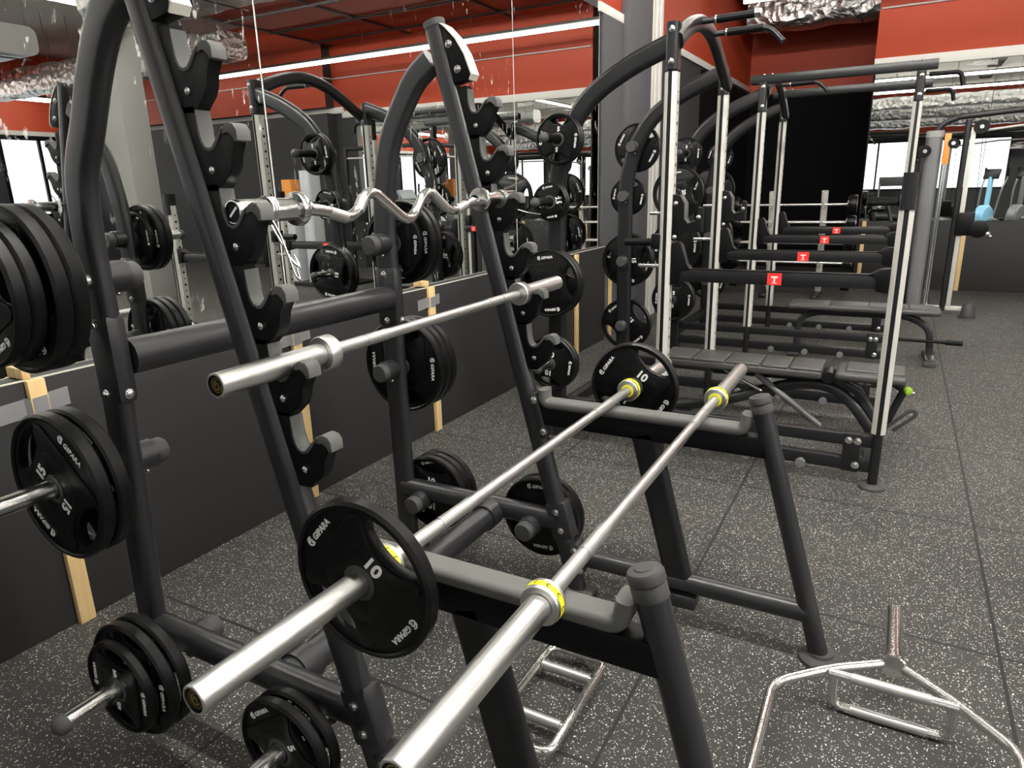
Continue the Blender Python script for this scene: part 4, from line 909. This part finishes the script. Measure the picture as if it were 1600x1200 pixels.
# ------------------------------------------------------------------ cable machine at the back
cm = thing('cable_machine', 'tall grey cable machine with pulleys in front of the back wall', 'cable machine', (.5, 9.0, 0))
bm = new(); add_sweep(bm, [(.235, 9.0, .03), (.235, 9.0, 1.92)], rrect(.16, .12, .05, 5), (1, 0, 0)); build('tower_shroud', bm, GREYM, cm)
bm = new(); add_sweep(bm, [(.235, 9.0, 1.90), (.235, 9.0, 1.965)], rrect(.17, .13, .05, 5), (1, 0, 0)); build('tower_cap', bm, GREYC, cm)
bm = new(); add_cyl(bm, (.345, 8.95, .08), (.345, 8.95, 1.86), .017, 14); build('guide_rod', bm, CHROME, cm)
bm = new(); add_cyl(bm, (.37, 9.05, .08), (.37, 9.05, 1.86), .017, 14); build('guide_rod', bm, CHROME, cm)
bm = new(); box2(bm, .325, .385, 8.92, 8.945, 1.62, 1.93, .004); build('orange_shield', bm, ORANGEM, cm)
bm = new(); add_sweep(bm, [(.525, 9.0, .06), (.525, 9.0, 2.06)], rrect(.055, .08, .015, 4), (1, 0, 0)); build('pulley_post', bm, FRAME2, cm)
bm = new(); box2(bm, .556, .60, 8.955, 8.97, .12, 1.98, .002); build('scale_plate', bm, LIGHTP, cm)
bm = new(); add_sweep(bm, spline([(.235, 9.0, 1.93), (.30, 9.0, 2.03), (.42, 9.0, 2.085), (.55, 9.0, 2.10), (1.6, 9.0, 2.16), (2.9, 9.0, 2.16)], 6), rrect(.05, .06, .02, 4), (0, 1, 0)); build('top_tube', bm, FRAME2, cm)
bm = new(); add_tube(bm, [(.52, 9.0, 1.93), (1.2, 9.0, 2.0), (2.9, 9.0, 2.02)], .012, 10, (0, 1, 0)); build('tie_rod', bm, LIGHTP, cm)
for x, z, r_ in ((.64, 1.98, .07), (.41, 1.83, .05), (.16, 1.76, .06)):
    bm = new(); add_torus_ring(bm, [(-.014, r_), (-.006, r_-.012), (.006, r_-.012), (.014, r_), (.014, .02), (-.014, .02)], (x, 8.93, z), (0, 1, 0), 28); pw = build('pulley', bm, BLACK, cm)
    bm = new(); add_cyl(bm, (x, 8.905, z), (x, 8.97, z), .02, 14); build('axle', bm, BOLT, pw)
bm = new(); add_tube(bm, [(.66, 8.93, 1.91), (.69, 8.92, 1.1)], .003, 6); build('cable', bm, BLACK, cm)
bm = new(); add_lathe(bm, [(-.04, 0), (-.04, .06), (-.03, .09), (.03, .09), (.04, .06), (.04, 0)], (.745, 8.93, .95), (0, 1, 0), 24); cr = build('carriage', bm, BLACK, cm)
bm = new(); box2(bm, .54, .70, 8.92, 8.98, .88, 1.12, .01); build('carriage_arm', bm, BLACK, cr)
bm = new(); add_ball(bm, (.83, 8.92, .90), .03, 12); add_ball(bm, (.86, 8.92, .875), .018, 10); build('cable_stop', bm, BOLT, cr)
bm = new(); box2(bm, .16, .80, 8.97, 9.03, .06, .11, .008); build('base_beam', bm, LIGHTP, cm)
bm = new(); add_lathe(bm, [(0, 0), (0, .085), (.02, .085), (.025, .07), (.13, .06), (.16, .035), (.165, 0)], (.77, 8.93, 0), (0, 0, 1), 24); build('rubber_foot', bm, CAPR, cm)
bm = new(); box2(bm, .15, .32, 8.6, 9.3, 0, .06, .01); build('foot_beam', bm, FRAME2, cm)
bm = new(); box2(bm, .10, .16, 8.94, 9.06, .05, .65, .004); build('weight_stack', bm, BLACK, cm)
bm = new(); add_sweep(bm, [(2.9, 9.0, .02), (2.9, 9.0, 2.19)], rrect(.055, .08, .015, 4), (1, 0, 0)); build('far_post', bm, FRAME2, cm)
bm = new(); box2(bm, 2.7, 3.1, 8.7, 9.3, 0, .05, .01); build('foot_beam', bm, FRAME2, cm)

# ------------------------------------------------------------------ machines seen in the mirrors
def elliptical(x, y, rz, label, m):
    t = thing('elliptical_trainer', label, 'exercise machine', (x, y, 0), 'exercise machines seen in the mirrors')
    t.rotation_euler = (0, 0, rz)
    def P(n, bm, mm, par=None): return build(n, bm, mm, par or t, local=True)
    bm = new(); box2(bm, -.3, .3, -.85, -.75, 0, .07, .01); box2(bm, -.3, .3, .75, .85, 0, .07, .01); box2(bm, -.05, .05, -.8, .8, .03, .11, .01); P('base', bm, FRAME)
    bm = new(); add_lathe(bm, [(-.12, 0), (-.12, .30), (-.08, .34), (.08, .34), (.12, .30), (.12, 0)], (0, .52, .42), (1, 0, 0), 32); P('flywheel_shroud', bm, m)
    bm = new(); add_sweep(bm, [(0, .45, .1), (0, .38, 1.45)], rrect(.1, .13, .04, 4), (1, 0, 0)); P('mast', bm, m)
    bm = new(); add_box(bm, (0, .36, 1.52), (.36, .07, .26), .02, Matrix.Rotation(.45, 3, 'X')); c = P('console', bm, BLACK)
    bm = new(); add_box(bm, (0, .318, 1.535), (.28, .004, .17), 0, Matrix.Rotation(.45, 3, 'X')); P('screen', bm, BLUEM, c)
    for s in (-1, 1):
        bm = new(); add_tube(bm, fillet([(s*.20, .42, .50), (s*.24, .30, 1.15), (s*.26, .12, 1.42), (s*.26, .14, 1.66)], .15, 6), .02, 12, (1, 0, 0)); h = P('swing_arm', bm, GREYM)
        bm = new(); add_tube(bm, [(s*.26, .125, 1.45), (s*.26, .142, 1.68)], .026, 12, (1, 0, 0)); P('grip', bm, BLACK, h)
        bm = new(); add_tube(bm, [(s*.17, .55, .35+.1*s), (s*.17, -.1, .32), (s*.17, -.75, .24)], .025, 10, (1, 0, 0)); P('rail', bm, LIGHTP)
        bm = new(); add_box(bm, (s*.17, -.15, .38), (.15, .38, .05), .015); P('foot_plate', bm, BLACK)
    return t
def treadmill(x, y, rz, label, m):
    t = thing('treadmill', label, 'treadmill', (x, y, 0), 'exercise machines seen in the mirrors'); t.rotation_euler = (0, 0, rz)
    def P(n, bm, mm, par=None): return build(n, bm, mm, par or t, local=True)
    bm = new(); box2(bm, -.40, .40, -.95, .95, .06, .20, .03); P('deck', bm, BLACK)
    bm = new(); box2(bm, -.26, .26, -.93, .75, .195, .207, .002); P('belt', bm, CAPR)
    for s in (-1, 1):
        bm = new(); add_sweep(bm, [(s*.38, .70, .1), (s*.38, .85, 1.30)], rrect(.06, .12, .02, 4), (1, 0, 0)); P('upright', bm, m)
        bm = new(); add_tube(bm, fillet([(s*.38, .85, 1.2), (s*.38, .30, 1.05), (s*.38, .28, .95)], .06, 4), .025, 12, (1, 0, 0)); P('handrail', bm, GREYM)
        bm = new(); box2(bm, s*.34-.05, s*.34+.05, -.9, -.8, 0, .07, .01); box2(bm, s*.34-.05, s*.34+.05, .7, .85, 0, .07, .01); P('foot', bm, CAPR)
    bm = new(); add_box(bm, (0, .83, 1.36), (.82, .10, .34), .03, Matrix.Rotation(.5, 3, 'X')); c = P('console', bm, m)
    bm = new(); add_box(bm, (0, .785, 1.385), (.5, .004, .2), 0, Matrix.Rotation(.5, 3, 'X')); P('screen', bm, BLACK, c)
elliptical(2.12, .0, .5, 'blue elliptical trainer seen in the back wall mirror at the right', BLUEM)
elliptical(2.85, -.3, .5, 'grey elliptical trainer beside the blue one in the back mirror', GREYM)
elliptical(3.75, -.4, .5, 'pale grey elliptical trainer, third in the row right of the camera', PALEM)
elliptical(7.4, 3.2, 1.7, 'blue elliptical trainer reflected at the left edge of the wall mirror', BLUEM)
elliptical(7.6, 4.8, 1.65, 'pale elliptical trainer reflected near the left edge of the wall mirror', PALEM)
treadmill(9.9, 3.5, 1.57, 'pale treadmill facing the window wall, seen by reflection', PALEM)
treadmill(9.9, 4.9, 1.57, 'grey treadmill facing the window wall, seen by reflection', GREYM)
treadmill(-.4, -6.6, 3.14, 'grey treadmill near the rear windows', GREYM)
treadmill(6.2, -6.6, 3.14, 'pale treadmill near the rear windows', PALEM)
# selectorised tower reflected between the cage posts
t = thing('stack_machine', 'pale selectorised weight machine with orange band reflected between the cage posts', 'weight machine', (3.75, 8.6, 0))
bm = new(); box2(bm, 3.3, 4.1, 8.45, 8.95, 0, .06, .01); build('base', bm, FRAME, t)
bm = new(); add_sweep(bm, [(3.45, 8.7, .05), (3.45, 8.7, 1.85)], rrect(.22, .32, .07, 5), (1, 0, 0)); build('shroud', bm, PALEM, t)
bm = new(); add_sweep(bm, [(3.86, 8.7, .05), (3.86, 8.7, 1.7)], rrect(.20, .28, .03, 4), (1, 0, 0)); build('stack_cover', bm, PALEM, t)
bm = new(); add_sweep(bm, [(3.86, 8.7, 1.35), (3.86, 8.7, 1.72)], rrect(.21, .29, .03, 4), (1, 0, 0)); build('orange_band', bm, ORANGEM, t)

# ------------------------------------------------------------------ world and view
wd = bpy.data.worlds.new('world'); bpy.context.scene.world = wd; wd.use_nodes = True
bg = wd.node_tree.nodes['Background']; bg.inputs[0].default_value = (.75, .85, 1, 1); bg.inputs[1].default_value = 1.0
sc = bpy.context.scene
sc.view_settings.view_transform = 'Standard'; sc.view_settings.look = 'None'; sc.view_settings.gamma = 1.0
sc.view_settings.use_curve_mapping = False; sc.view_settings.exposure = 0.33
sc.cycles.max_bounces = 10; sc.cycles.glossy_bounces = 6; sc.cycles.diffuse_bounces = 5; sc.cycles.sample_clamp_indirect = 6.0
sc.cycles.use_denoising = True
